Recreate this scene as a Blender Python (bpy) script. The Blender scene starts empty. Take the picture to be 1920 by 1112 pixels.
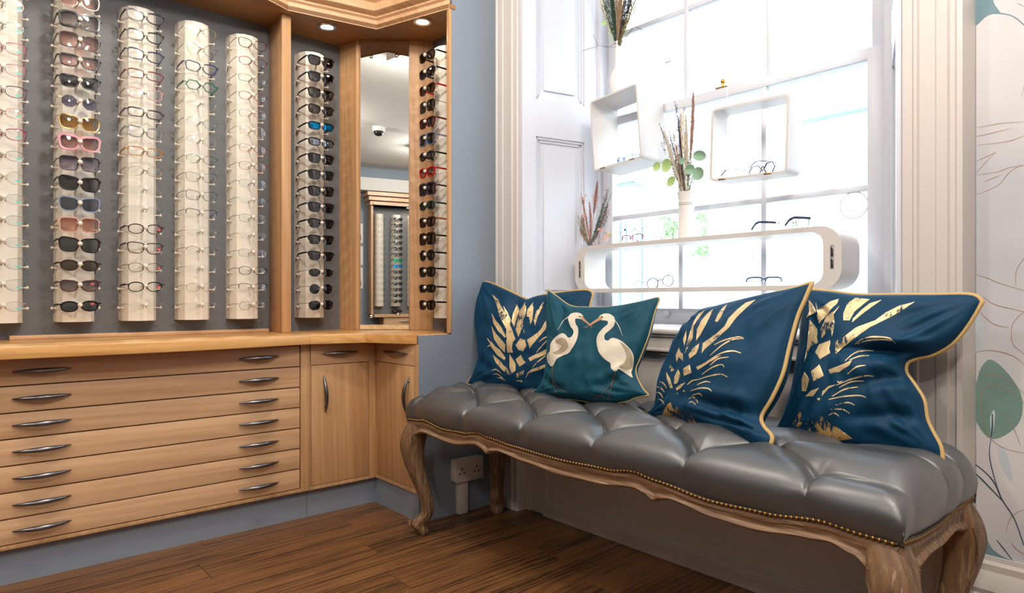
import bpy, bmesh, math, random
from math import sin, cos, pi, radians, sqrt, atan2
from mathutils import Vector, Matrix
from mathutils.bvhtree import BVHTree
from mathutils.geometry import delaunay_2d_cdt

random.seed(7)
SC = bpy.context.scene
COL = SC.collection

# ------------------------------------------------------------------ camera
FPX, CX, YH, CAMH = 1229.0, 960.0, 563.0, 1.0      # focal length in px of a 1920 wide frame, horizon row, lens height (m)
YAW = atan2(2380 - 960, FPX)                        # heading: the window wall's depth direction (+Y) lies this far to the right
cam_d = bpy.data.cameras.new('camera')
cam = bpy.data.objects.new('camera', cam_d)
COL.objects.link(cam)
cam.location = (0, 0, CAMH)
cam.rotation_euler = (pi / 2, 0, YAW)
cam_d.sensor_width = 36
cam_d.lens = 36 * FPX / 1920
cam_d.shift_y = (YH - 556) / 1920
cam_d.clip_start = 0.02
cam_d.clip_end = 200
SC.camera = cam

# ------------------------------------------------------------------ world, lamps, exposure
W = bpy.data.worlds.new('overcast_sky'); SC.world = W
W.use_nodes = True
bg = W.node_tree.nodes['Background']
bg.inputs['Color'].default_value = (0.76, 0.87, 1.0, 1)
bg.inputs['Strength'].default_value = 9.0
SC.view_settings.view_transform = 'Standard'
SC.view_settings.look = 'None'
SC.view_settings.exposure = 0.0
SC.view_settings.gamma = 1.0
SC.view_settings.use_curve_mapping = False
PANEL_W = 66.0        # watts per ceiling panel
SPOT_W = 2.0          # watts per canopy downlight
CEIL_PANELS = [(-1.80, 0.72), (-1.45, -1.5), (0.5, 0.15), (0.5, -1.5), (-0.2, 1.15)]
for px_, py_ in CEIL_PANELS:
    ld = bpy.data.lights.new('ceiling_panel_lamp', 'POINT'); ld.shadow_soft_size = 0.11
    ld.energy = PANEL_W; ld.color = (1.0, 0.94, 0.87)
    lo = bpy.data.objects.new('ceiling_panel_lamp', ld); COL.objects.link(lo)
    lo.location = (px_, py_, 2.74)
try:
    SC.cycles.max_bounces = 10
    SC.cycles.transparent_max_bounces = 40
    SC.cycles.caustics_reflective = False
    SC.cycles.caustics_refractive = False
    SC.cycles.sample_clamp_indirect = 6.0
    SC.cycles.use_denoising = True
except Exception:
    pass

# ------------------------------------------------------------------ viewing geometry (for measuring the place from the photograph)
FW = (-sin(YAW), cos(YAW)); RT = (cos(YAW), sin(YAW))
def ray(x, y):
    u = (x - CX) / FPX; v = (YH - y) / FPX
    return Vector((FW[0] + u * RT[0], FW[1] + u * RT[1], v))
CAMP = Vector((0, 0, CAMH))
def on_plane(x, y, p0, n):
    d = ray(x, y); return CAMP + d * ((Vector(p0) - CAMP).dot(Vector(n)) / d.dot(Vector(n)))
def at_Y(x, y, Y): return on_plane(x, y, (0, Y, 0), (0, 1, 0))
def at_X(x, y, X): return on_plane(x, y, (X, 0, 0), (1, 0, 0))
def at_Z(x, y, Z): return on_plane(x, y, (0, 0, Z), (0, 0, 1))

# ------------------------------------------------------------------ colours and materials
def lin(c):
    if isinstance(c, str):
        c = c.lstrip('#'); c = [int(c[i:i + 2], 16) for i in (0, 2, 4)]
    return tuple(((v / 255) / 12.92 if v / 255 <= 0.04045 else ((v / 255 + 0.055) / 1.055) ** 2.4) for v in c) + (1,)
_M = {}
def nodes_of(name):
    m = bpy.data.materials.new(name); m.use_nodes = True
    nt = m.node_tree; return m, nt, nt.nodes, nt.links, nt.nodes['Principled BSDF']
def mat(name, col, rough=0.5, metal=0.0, bump=0.0, bscale=60, spec=None, coat=0, sheen=0, var=0.0, vscale=3.0):
    if name in _M: return _M[name]
    m, nt, N, L, P = nodes_of(name)
    c = lin(col)
    P.inputs['Base Color'].default_value = c
    P.inputs['Roughness'].default_value = rough
    P.inputs['Metallic'].default_value = metal
    if spec is not None: P.inputs['Specular IOR Level'].default_value = spec
    if coat: P.inputs['Coat Weight'].default_value = coat; P.inputs['Coat Roughness'].default_value = rough
    if sheen:
        P.inputs['Sheen Weight'].default_value = sheen; P.inputs['Sheen Roughness'].default_value = 0.35
    tc = N.new('ShaderNodeTexCoord')
    nz = N.new('ShaderNodeTexNoise'); nz.inputs['Scale'].default_value = vscale; nz.inputs['Detail'].default_value = 4
    L.new(tc.outputs['Object'], nz.inputs['Vector'])
    if var:
        mx = N.new('ShaderNodeMix'); mx.data_type = 'RGBA'
        mx.inputs['A'].default_value = tuple(v * (1 - var) for v in c[:3]) + (1,)
        mx.inputs['B'].default_value = tuple(min(1, v * (1 + var)) for v in c[:3]) + (1,)
        L.new(nz.outputs['Fac'], mx.inputs['Factor']); L.new(mx.outputs['Result'], P.inputs['Base Color'])
    if bump:
        n2 = N.new('ShaderNodeTexNoise'); n2.inputs['Scale'].default_value = bscale; n2.inputs['Detail'].default_value = 5
        L.new(tc.outputs['Object'], n2.inputs['Vector'])
        b = N.new('ShaderNodeBump'); b.inputs['Strength'].default_value = bump; b.inputs['Distance'].default_value = 0.002
        L.new(n2.outputs['Fac'], b.inputs['Height']); L.new(b.outputs['Normal'], P.inputs['Normal'])
    _M[name] = m
    return m
def wood(name, dark, light, axis='Y', scale=1.0, rough=0.4, grain=0.5, pore=0.25, rnd=0.0, bump=0.15, coat=0.0, dust=None, lo=0.42):
    """oak-like wood: rings stretched along AXIS, fine pores, optional per-object tone shift"""
    if name in _M: return _M[name]
    m, nt, N, L, P = nodes_of(name)
    tc = N.new('ShaderNodeTexCoord'); mp = N.new('ShaderNodeMapping')
    st = {'X': (0.045, 1, 1), 'Y': (1, 0.045, 1), 'Z': (1, 1, 0.045)}[axis]
    mp.inputs['Scale'].default_value = tuple(v * scale for v in st)
    L.new(tc.outputs['Object'], mp.inputs['Vector'])
    src = mp.outputs['Vector']
    oi = N.new('ShaderNodeObjectInfo')
    if rnd:
        ad = N.new('ShaderNodeVectorMath'); ad.operation = 'ADD'
        sc_ = N.new('ShaderNodeVectorMath'); sc_.operation = 'SCALE'
        cmb = N.new('ShaderNodeCombineXYZ')
        for k in range(3): L.new(oi.outputs['Random'], cmb.inputs[k])
        L.new(cmb.outputs[0], sc_.inputs[0]); sc_.inputs['Scale'].default_value = 37
        L.new(src, ad.inputs[0]); L.new(sc_.outputs[0], ad.inputs[1]); src = ad.outputs[0]
    n1 = N.new('ShaderNodeTexNoise'); n1.inputs['Scale'].default_value = 9; n1.inputs['Detail'].default_value = 6
    n1.inputs['Roughness'].default_value = 0.6; n1.inputs['Distortion'].default_value = 0.6
    L.new(src, n1.inputs['Vector'])
    w = N.new('ShaderNodeTexWave'); w.wave_type = 'BANDS'; w.bands_direction = 'DIAGONAL'
    w.inputs['Scale'].default_value = 14; w.inputs['Distortion'].default_value = 9; w.inputs['Detail'].default_value = 3
    w.inputs['Detail Scale'].default_value = 1.3
    L.new(src, w.inputs['Vector'])
    n3 = N.new('ShaderNodeTexNoise'); n3.inputs['Scale'].default_value = 160; n3.inputs['Detail'].default_value = 3
    L.new(src, n3.inputs['Vector'])
    a1 = N.new('ShaderNodeMath'); a1.operation = 'MULTIPLY_ADD'; a1.inputs[1].default_value = grain * 0.5
    L.new(w.outputs['Fac'], a1.inputs[0])
    a2 = N.new('ShaderNodeMath'); a2.operation = 'MULTIPLY'; a2.inputs[1].default_value = 1.0
    L.new(n1.outputs['Fac'], a2.inputs[0]); L.new(a2.outputs[0], a1.inputs[2])
    a3 = N.new('ShaderNodeMath'); a3.operation = 'MULTIPLY_ADD'; a3.inputs[1].default_value = pore
    L.new(n3.outputs['Fac'], a3.inputs[0]); L.new(a1.outputs[0], a3.inputs[2])
    cr = N.new('ShaderNodeValToRGB')
    cr.color_ramp.elements[0].position = lo; cr.color_ramp.elements[0].color = lin(dark)
    cr.color_ramp.elements[1].position = 0.95; cr.color_ramp.elements[1].color = lin(light)
    L.new(a3.outputs[0], cr.inputs['Fac'])
    out = cr.outputs['Color']
    if rnd:
        hs = N.new('ShaderNodeHueSaturation')
        mr = N.new('ShaderNodeMapRange'); mr.inputs['To Min'].default_value = 1 - rnd; mr.inputs['To Max'].default_value = 1 + rnd
        L.new(oi.outputs['Random'], mr.inputs['Value']); L.new(mr.outputs[0], hs.inputs['Value'])
        L.new(out, hs.inputs['Color']); out = hs.outputs['Color']
    if dust:
        n4 = N.new('ShaderNodeTexNoise'); n4.inputs['Scale'].default_value = 70; n4.inputs['Detail'].default_value = 4
        L.new(src, n4.inputs['Vector'])
        r4 = N.new('ShaderNodeValToRGB'); r4.color_ramp.elements[0].position = 0.58; r4.color_ramp.elements[1].position = 0.70
        L.new(n4.outputs['Fac'], r4.inputs['Fac'])
        md = N.new('ShaderNodeMix'); md.data_type = 'RGBA'; md.inputs['B'].default_value = lin(dust)
        L.new(r4.outputs['Color'], md.inputs['Factor']); L.new(out, md.inputs['A']); out = md.outputs['Result']
    L.new(out, P.inputs['Base Color'])
    P.inputs['Roughness'].default_value = rough
    if coat: P.inputs['Coat Weight'].default_value = coat; P.inputs['Coat Roughness'].default_value = 0.15
    b = N.new('ShaderNodeBump'); b.inputs['Strength'].default_value = bump; b.inputs['Distance'].default_value = 0.0015
    L.new(a3.outputs[0], b.inputs['Height']); L.new(b.outputs['Normal'], P.inputs['Normal'])
    _M[name] = m
    return m
def glassy(name, tint, gloss=0.10, rough=0.02, bottom=None, size=0.045):
    """thin pane: tinted see-through with a mirror-like sheen; BOTTOM gives a lens a second tint at its lower edge"""
    if name in _M: return _M[name]
    m, nt, N, L, P = nodes_of(name)
    N.remove(P); out = N['Material Output']
    t = N.new('ShaderNodeBsdfTransparent'); t.inputs['Color'].default_value = lin(tint)
    if bottom:
        tc = N.new('ShaderNodeTexCoord'); sp = N.new('ShaderNodeSeparateXYZ'); L.new(tc.outputs['Object'], sp.inputs[0])
        mr = N.new('ShaderNodeMapRange'); mr.inputs['From Min'].default_value = -size / 2; mr.inputs['From Max'].default_value = size * 0.3
        L.new(sp.outputs['Z'], mr.inputs['Value'])
        mx = N.new('ShaderNodeMix'); mx.data_type = 'RGBA'; mx.inputs['A'].default_value = lin(bottom); mx.inputs['B'].default_value = lin(tint)
        L.new(mr.outputs[0], mx.inputs['Factor']); L.new(mx.outputs['Result'], t.inputs['Color'])
    g = N.new('ShaderNodeBsdfGlossy'); g.inputs['Roughness'].default_value = rough
    lw = N.new('ShaderNodeLayerWeight'); lw.inputs['Blend'].default_value = .5
    pw = N.new('ShaderNodeMath'); pw.operation = 'POWER'; pw.inputs[1].default_value = 5; L.new(lw.outputs['Facing'], pw.inputs[0])
    ad = N.new('ShaderNodeMath'); ad.operation = 'ADD'; ad.inputs[1].default_value = gloss + .04 * (gloss > 0); ad.use_clamp = True
    L.new(pw.outputs[0], ad.inputs[0])
    ms = N.new('ShaderNodeMixShader'); L.new(ad.outputs[0], ms.inputs[0]); L.new(t.outputs[0], ms.inputs[1]); L.new(g.outputs[0], ms.inputs[2])
    L.new(ms.outputs[0], out.inputs['Surface'])
    _M[name] = m
    return m
def emit(name, col, s):
    if name in _M: return _M[name]
    m, nt, N, L, P = nodes_of(name)
    P.inputs['Base Color'].default_value = (0, 0, 0, 1)
    P.inputs['Emission Color'].default_value = lin(col); P.inputs['Emission Strength'].default_value = s
    _M[name] = m
    return m

# ------------------------------------------------------------------ mesh helpers
WL = {}                                             # world position of every object's origin (parents are never rotated unless noted)
class MB:
    """collects shapes (in world coordinates) and links them as one mesh object"""
    def __init__(s): s.v = []; s.f = []; s.m = []; s.cur = 0
    def add(s, vs, fs):
        b = len(s.v); s.v += [tuple(v) for v in vs]
        for f in fs: s.f.append([b + i for i in f]); s.m.append(s.cur)
        return s
    def box(s, x0, x1, y0, y1, z0, z1, bev=0.0, M=None):
        if x0 > x1: x0, x1 = x1, x0
        if y0 > y1: y0, y1 = y1, y0
        if z0 > z1: z0, z1 = z1, z0
        if bev <= 0:
            vs = [(x, y, z) for z in (z0, z1) for y in (y0, y1) for x in (x0, x1)]
            fs = [(0, 2, 3, 1), (4, 5, 7, 6), (0, 1, 5, 4), (2, 6, 7, 3), (0, 4, 6, 2), (1, 3, 7, 5)]
        else:
            bm = bmesh.new(); r = bmesh.ops.create_cube(bm, size=1)
            for v in bm.verts:
                v.co = Vector(((x0 + x1) / 2 + v.co.x * (x1 - x0), (y0 + y1) / 2 + v.co.y * (y1 - y0), (z0 + z1) / 2 + v.co.z * (z1 - z0)))
            bmesh.ops.bevel(bm, geom=bm.edges[:], offset=min(bev, (x1 - x0) * .45, (y1 - y0) * .45, (z1 - z0) * .45), segments=2, profile=0.5, affect='EDGES')
            bm.verts.index_update()
            vs = [tuple(v.co) for v in bm.verts]; fs = [[v.index for v in f.verts] for f in bm.faces]; bm.free()
        if M is not None: vs = [tuple(M @ Vector(v)) for v in vs]
        return s.add(vs, fs)
    def bar(s, p, q, w, h, up=(0, 0, 1)):
        """rectangular bar from p to q"""
        p = Vector(p); q = Vector(q); d = (q - p).normalized(); a = d.cross(Vector(up)).normalized(); b = a.cross(d).normalized()
        vs = [c + a * (i * w / 2) + b * (j * h / 2) for c in (p, q) for i, j in ((-1, -1), (1, -1), (1, 1), (-1, 1))]
        return s.add(vs, [(0, 3, 2, 1), (4, 5, 6, 7), (0, 1, 5, 4), (1, 2, 6, 5), (2, 3, 7, 6), (3, 0, 4, 7)])
    def tube(s, pts, rad, n=8, closed=False, cap=True, flat=1.0, up=None):
        """round tube along pts; RAD number or list; FLAT squashes it along its second axis"""
        pts = [Vector(p) for p in pts]; k = len(pts)
        if not hasattr(rad, '__len__'): rad = [rad] * k
        vs = []; prev = None
        for i, p in enumerate(pts):
            if closed: t = pts[(i + 1) % k] - pts[i - 1]
            else: t = pts[min(i + 1, k - 1)] - pts[max(i - 1, 0)]
            t = t.normalized() if t.length > 1e-9 else Vector((0, 0, 1))
            if prev is None:
                r = Vector(up) if up else (Vector((0, 0, 1)) if abs(t.z) < 0.9 else Vector((1, 0, 0)))
                a = t.cross(r).normalized()
            else:
                a = prev - t * prev.dot(t)
                a = a.normalized() if a.length > 1e-6 else t.orthogonal().normalized()
            prev = a; b = t.cross(a)
            for j in range(n):
                th = 2 * pi * j / n
                vs.append(p + a * (rad[i] * cos(th)) + b * (rad[i] * flat * sin(th)))
        fs = []
        for i in range(k if closed else k - 1):
            for j in range(n):
                i2 = (i + 1) % k
                fs.append((i * n + j, i * n + (j + 1) % n, i2 * n + (j + 1) % n, i2 * n + j))
        if cap and not closed:
            fs.append(tuple(range(n))[::-1]); fs.append(tuple((k - 1) * n + j for j in range(n)))
        return s.add(vs, fs)
    def lathe(s, prof, c, n=24, M=None):
        """profile (r, z) spun about a vertical axis through c"""
        vs = []; fs = []; k = len(prof)
        for r, z in prof:
            for j in range(n):
                th = 2 * pi * j / n; vs.append(Vector((r * cos(th), r * sin(th), z)))
        for i in range(k - 1):
            for j in range(n): fs.append((i * n + j, i * n + (j + 1) % n, (i + 1) * n + (j + 1) % n, (i + 1) * n + j))
        if prof[0][0] > 1e-5: fs.append(tuple(range(n))[::-1])
        if prof[-1][0] > 1e-5: fs.append(tuple((k - 1) * n + j for j in range(n)))
        if M is not None: vs = [M @ v for v in vs]
        return s.add([v + Vector(c) for v in vs], fs)
    def ball(s, c, r, n=10, sc=(1, 1, 1)):
        prof = [(r * sin(pi * i / (n // 2 + 1)), -r * cos(pi * i / (n // 2 + 1))) for i in range(0, n // 2 + 2)]
        prof[0] = (1e-6, -r); prof[-1] = (1e-6, r)
        return s.lathe(prof, c, n, Matrix.Diagonal(Vector(sc)))
    def prism(s, poly, lo, hi, axis='Z'):
        """outline extruded along an axis; poly points are the other two coordinates in order"""
        k = len(poly)
        def P(a, b, c): return {'Z': (a, b, c), 'Y': (a, c, b), 'X': (c, a, b)}[axis]
        vs = [P(a, b, lo) for a, b in poly] + [P(a, b, hi) for a, b in poly]
        fs = [tuple(range(k))[::-1], tuple(range(k, 2 * k))] + [(i, (i + 1) % k, k + (i + 1) % k, k + i) for i in range(k)]
        return s.add(vs, fs)
    def grid(s, rows, closed=False):
        """rows of points joined into a quad sheet"""
        n = len(rows[0]); b = [p for r in rows for p in r]
        fs = [(i * n + j, i * n + j + 1, (i + 1) * n + j + 1, (i + 1) * n + j) for i in range(len(rows) - 1) for j in range(n - 1)]
        if closed: fs += [(i * n + n - 1, i * n, (i + 1) * n, (i + 1) * n + n - 1) for i in range(len(rows) - 1)]
        return s.add(b, fs)
    def build(s, name, mats, parent=None, smooth=35, recalc=True):
        if not isinstance(mats, (list, tuple)): mats = [mats]
        off = Vector((0, 0, 0))
        if parent is not None: off = WL[parent.name]
        me = bpy.data.meshes.new(name)
        me.from_pydata([(v[0] - off[0], v[1] - off[1], v[2] - off[2]) for v in s.v], [], s.f)
        for m in mats: me.materials.append(m)
        if len(mats) > 1: me.polygons.foreach_set('material_index', s.m)
        if recalc:
            bm = bmesh.new(); bm.from_mesh(me); bmesh.ops.recalc_face_normals(bm, faces=bm.faces); bm.to_mesh(me); bm.free()
        if smooth:
            me.polygons.foreach_set('use_smooth', [True] * len(me.polygons))
            if smooth < 180: me.set_sharp_from_angle(angle=radians(smooth))
        me.update()
        o = bpy.data.objects.new(name, me); COL.objects.link(o)
        if parent is not None: o.parent = parent
        WL[o.name] = off.copy()
        return o
def thing(name, label, cat, loc=(0, 0, 0), group=None, rz=0):
    o = bpy.data.objects.new(name, None); COL.objects.link(o)
    o.empty_display_size = 0.05
    o.location = loc; o.rotation_euler = (0, 0, rz); o['label'] = label; o['category'] = cat
    if group: o['group'] = group
    WL[o.name] = Vector(loc)
    return o
def tag(o, label=None, cat=None, group=None, kind=None):
    if label: o['label'] = label
    if cat: o['category'] = cat
    if group: o['group'] = group
    if kind: o['kind'] = kind
    return o
def struct(o, label=None): o['kind'] = 'structure'; (label and o.__setitem__('label', label)); return o
def holder(name, loc=(0, 0, 0), label=None):
    o = bpy.data.objects.new(name, None); COL.objects.link(o); o.location = loc; WL[o.name] = Vector(loc); o['kind'] = 'structure'
    if label: o['label'] = label
    return o
def instance(o, parent, loc, rot=(0, 0, 0), name=None):
    c = o.copy(); COL.objects.link(c); c.parent = parent; c.location = loc; c.rotation_euler = rot
    return c

# ------------------------------------------------------------------ the palette
OAKV = wood('oak_vertical', '#a97e55', '#d0a476', 'Z', grain=.3)
OAKH = wood('oak_along_wall', '#b68b66', '#dcb48b', 'Y', rnd=0.04, grain=.3)
OAKX = wood('oak_across', '#b68b66', '#dcb48b', 'X', grain=.3)
OAKEDGE = wood('oak_worktop', '#c48a48', '#e0ac6c', 'Y', rough=0.28, coat=0.3)
FLOORW = wood('walnut_floor', '#25160b', '#7c5432', 'Y', scale=1.5, rough=0.4, grain=0.5, pore=0.45, rnd=0.14, bump=0.25, lo=0.55)
BENCHW = wood('weathered_oak', '#3d2a1c', '#846448', 'X', scale=1.6, rough=0.55, grain=0.6, pore=0.4, bump=0.5, dust='#a08a70')
BENCHZ = wood('weathered_oak_leg', '#3d2a1c', '#7d5f44', 'Z', scale=1.6, rough=0.55, grain=0.6, pore=0.4, bump=0.5, dust='#a08a70')
BLUEGREY = mat('blue_grey_paint', '#838c98', 0.5, bump=0.05, bscale=200, var=0.02)
BACKGREY = mat('slate_grey_paint', '#686a6d', 0.55, bump=0.05, bscale=200)
WHITEP = mat('warm_white_gloss', '#cac3be', 0.4, bump=0.03, bscale=40)
APRONP = mat('taupe_white_paint', '#cfc5bd', 0.4, bump=0.03, bscale=40)
DAYLITP = mat('daylit_white', '#d0d2da', 0.4, bump=0.02, bscale=40)  # casing white made lighter and cooler: window daylight put into its colour
SHELFP = mat('white_lacquer', '#cdc6c1', 0.45)
PLASTERP = mat('ceiling_white', '#e2e0dc', 0.85)
CREAM = mat('cream_laminate', '#e2dacb', 0.42, var=0.02)
PEG = mat('cream_peg', '#ded4c4', 0.35)
STEEL = mat('brushed_pewter', '#7c7c80', 0.28, 1.0)
GAPSHADE = mat('painted_gap_shade', '#0c0704', 0.9)  # near-black colour painted in for the shade between cabinet fronts
BRASS = mat('brass', '#c79a4e', 0.3, 1.0)
CHROME = mat('chrome', '#dddddd', 0.12, 1.0)
PLASTIC = mat('white_plastic', '#d9d3cd', 0.35)
BLACKP = mat('black_satin', '#151517', 0.35)
# ================================================================== ROOM
XB, XG, YC, YR = -3.26, -2.497, 2.05, 1.95          # back of the display, grey pier face, window wall face, alcove return
ZC, ZS, ZW = 2.93, 2.36, 0.845                      # ceiling, canopy underside, worktop
# floor: single planks, joints recessed, over a dark subfloor
fl = MB().box(-3.6, 3.2, -5.6, 3.0, -0.06, -0.004).build('floor', mat('dark_subfloor', '#1c120b', 0.8), smooth=0)
struct(fl, 'dark brown walnut plank floor')
WL[fl.name] = Vector((0, 0, 0))
PW, PL = 0.178, 1.22
plank_mesh = MB().box(-PW / 2 + .0007, PW / 2 - .0007, -PL / 2 + .0007, PL / 2 - .0007, -0.012, 0.0, 0.0012).build('plank', FLOORW, fl, smooth=0)
first = True
for i in range(20):
    x = -3.55 + PW * (i + .5)
    for j in range(7):
        y = -5.3 + PL * (j + .5) + ((i * 0.47) % 1.0) * PL - 0.5
        if y - PL / 2 > 2.6 or y < -4.6: continue
        c = plank_mesh if first else instance(plank_mesh, fl, (0, 0, 0))
        c.location = (x, y, 0); first = False
ext = MB().box(0.01, 3.2, -5.6, 2.6, -0.012, 0.0).build('plank', FLOORW, fl, smooth=0)
tag(ext, kind='stuff')
ceil = struct(MB().box(-3.6, 3.2, -5.6, 3.0, ZC, ZC + .1).build('ceiling', PLASTERP, smooth=0))
# walls
struct(MB().box(XB - .15, XB, -5.6, YR + .1, 0, ZC).build('wall_left', BACKGREY, smooth=0), 'slate grey wall behind the spectacle displays')
pier = MB()
pier.box(XB, XG, YR, YC + .55, 0, ZC)                                # mass behind the alcove return
pier.box(XG - .10, XG, 1.607, YR, 0, .80)                            # the stub below worktop height
pier.box(XG - .016, XG, 1.790, YR, .80, ZS + .02); pier.box(XG - .012, XG, 1.607, 1.790, .80, .841)
pier.box(XG - .10, XG, 1.792, YR, ZS + .02, ZC)
pier = struct(pier.build('wall_pier', BLUEGREY, smooth=0), 'blue-grey wall between display alcove and window')
struct(MB().box(XB, XG - .04, YR - .004, YR, ZW, ZS).build('wall_alcove', BACKGREY, pier, smooth=0))
a_ = radians(25)
bw = MB(); p0 = Vector((0.80, -3.22, 0)); d_ = Vector((cos(a_), sin(a_), 0)); n_ = Vector((sin(a_), -cos(a_), 0))
def on_back(u, o, z): return p0 + d_ * u - n_ * o + Vector((0, 0, z))          # u along the back wall, o out of it into the room
def back_box(mb, u0, u1, o0, o1, z0, z1):
    vs = [on_back(u, o, z) for z in (z0, z1) for o in (o0, o1) for u in (u0, u1)]
    mb.add(vs, [(0, 2, 3, 1), (4, 5, 7, 6), (0, 1, 5, 4), (2, 6, 7, 3), (0, 4, 6, 2), (1, 3, 7, 5)])
back_box(bw, -5.2, 3.2, -0.15, 0, 0, ZC)
struct(bw.build('wall_back', mat('shop_grey_blue', '#7f8893', 0.6), smooth=0))
struct(MB().box(3.0, 3.15, -5.6, 2.17, 0, ZC).build('wall_right', mat('shop_wall', '#c9c6c2', 0.7), smooth=0))
bm_ = MB(); back_box(bm_, -5.0, 3.0, 0.0, 0.25, 2.56, 2.74)
struct(bm_.build('trim_1', mat('beam_white', '#c8c6c2', 0.7), smooth=0), 'pale boxed beam on the far wall')

# ---- window wall (front face Y=2.05), casings, splayed shutters, apron
WX0, WX1 = -2.33, -0.683           # casing inner edges
YW = 2.50                          # lower sash plane
SX0, SX1 = -2.205, -0.87           # sash frame outer edges
WTOP = 2.86
wallw = MB()
wallw.box(XG, WX0, YC + .03, 2.62, 0, ZC)
wallw.box(WX1, -0.575, YC + .03, 2.62, 0, ZC)
wallw.box(WX0, WX1, YC + .03, 2.62, WTOP, ZC)
wallw.box(WX0, WX1, 2.14, 2.62, 0, 0.86)
wallw = struct(wallw.build('wall_window', APRONP, smooth=0))
def casing(x0, x1, flip):
    """moulded architrave: stepped profile swept up the wall"""
    w = x1 - x0; prof = [(0, 0), (0, .030), (.012, .034), (.018, .028), (.030, .028), (.034, .034), (.060, .034), (.064, .030), (.118 * w / .17, .030), (.122 * w / .17, .036), (.132 * w / .17, .036), (.138 * w / .17, .030), (w - .004, .030), (w, .024), (w, 0)]
    if flip: prof = [(w - a, b) for a, b in prof][::-1]
    return MB().prism([(x0 + a, YC + .03 - b * 1.0) for a, b in prof], 0.0, ZC, 'Z')
struct(casing(XG + .001, WX0, False).build('trim_2', WHITEP, smooth=25), 'moulded white window architrave beside the blue-grey wall')
t3 = casing(WX1, -0.535, True); t3.box(-0.60, -0.535, YC + .03, 2.172, 0, ZC)
struct(t3.build('trim_3', WHITEP, smooth=25), 'moulded white window architrave beside the leaf wallpaper')
# splayed reveals as shutter panels with sunk fields
def reveal(name, xa, xb, sgn, label):
    A = Vector((xa, YC + .02, 0)); B = Vector((xb, YW + .01, 0)); d = (B - A); Lr = d.length; d.normalize(); n = Vector((d.y, -d.x, 0)) * sgn
    def P(u, o, z): return A + d * u + n * o + Vector((0, 0, z))
    def bx(mb, u0, u1, o0, o1, z0, z1):
        vs = [P(u, o, z) for z in (z0, z1) for o in (o0, o1) for u in (u0, u1)]
        mb.add(vs, [(0, 2, 3, 1), (4, 5, 7, 6), (0, 1, 5, 4), (2, 6, 7, 3), (0, 4, 6, 2), (1, 3, 7, 5)])
    mb = MB(); bx(mb, 0, Lr, -.05, 0, .86, WTOP)
    o = struct(mb.build(name, DAYLITP, smooth=0), label)
    fr = MB()
    cuts = [(.86, 1.00), (1.785, 1.965), (2.66, WTOP)]
    for z0, z1 in cuts: bx(fr, .075, Lr - .10, 0, .018, z0, z1)
    for u0, u1 in ((0, .075), (Lr - .10, Lr)): bx(fr, u0, u1, 0, .018, .86, WTOP)
    fr.build('shutter_frame', DAYLITP, o, smooth=0)
    mo = MB()
    for z0, z1 in ((1.00, 1.785), (1.965, 2.66)):
        for k, (g, h) in enumerate(((0.0, .012), (.012, .006))):
            u0, u1, a, b = .075 + g, Lr - .10 - g, z0 + g, z1 - g; t = .012
            bx(mo, u0, u1, 0, h, a, a + t); bx(mo, u0, u1, 0, h, b - t, b); bx(mo, u0, u0 + t, 0, h, a, b); bx(mo, u1 - t, u1, 0, h, a, b)
        bx(mo, .075 + .05, Lr - .15, 0, .008, z0 + .05, z1 - .05)
    mo.build('moulding', DAYLITP, o, smooth=0)
reveal('trim_4', WX0, SX0 - .02, 1, 'white panelled shutter lining the window recess beside the blue-grey wall')
reveal('trim_5', WX1, SX1 + .02, -1, 'white panelled shutter lining the recess at its wallpaper end')
# apron below the sill, sill nose, skirting
ap = MB()
ap.box(WX0, WX0 + .028, 2.105, 2.14, 0, .86); ap.box(WX0 + .028, WX0 + .125, 2.118, 2.14, 0, .86)
ap.box(WX0 + .125, WX1, 2.110, 2.14, .80, .86, 0)
ap.box(WX0 + .125, WX1, 2.105, 2.14, .800, .812, .003); ap.box(WX0 + .125, WX1, 2.124, 2.14, .785, .800)
ap.box(WX1 - .10, WX1, 2.118, 2.14, 0, .80)
struct(ap.build('trim_6', APRONP, wallw, smooth=0))
sill = MB().box(WX0 - .0, WX1 + .0, 2.092, 2.50, .868, .888, .008); sill.box(WX0, WX1, 2.102, 2.2, .858, .868, .004)
struct(sill.build('trim_7', WHITEP, smooth=30), 'white window sill behind the cushions')
sk = MB().box(WX0 + .125, WX1 - .0, 2.096, 2.14, 0, .052, .002); sk.box(WX0 + .125, WX1, 2.106, 2.14, .052, .060, .002); sk.box(WX0 + .125, WX1, 2.114, 2.14, .060, .068, .001)
struct(sk.build('baseboard_window', APRONP, smooth=0))

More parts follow.
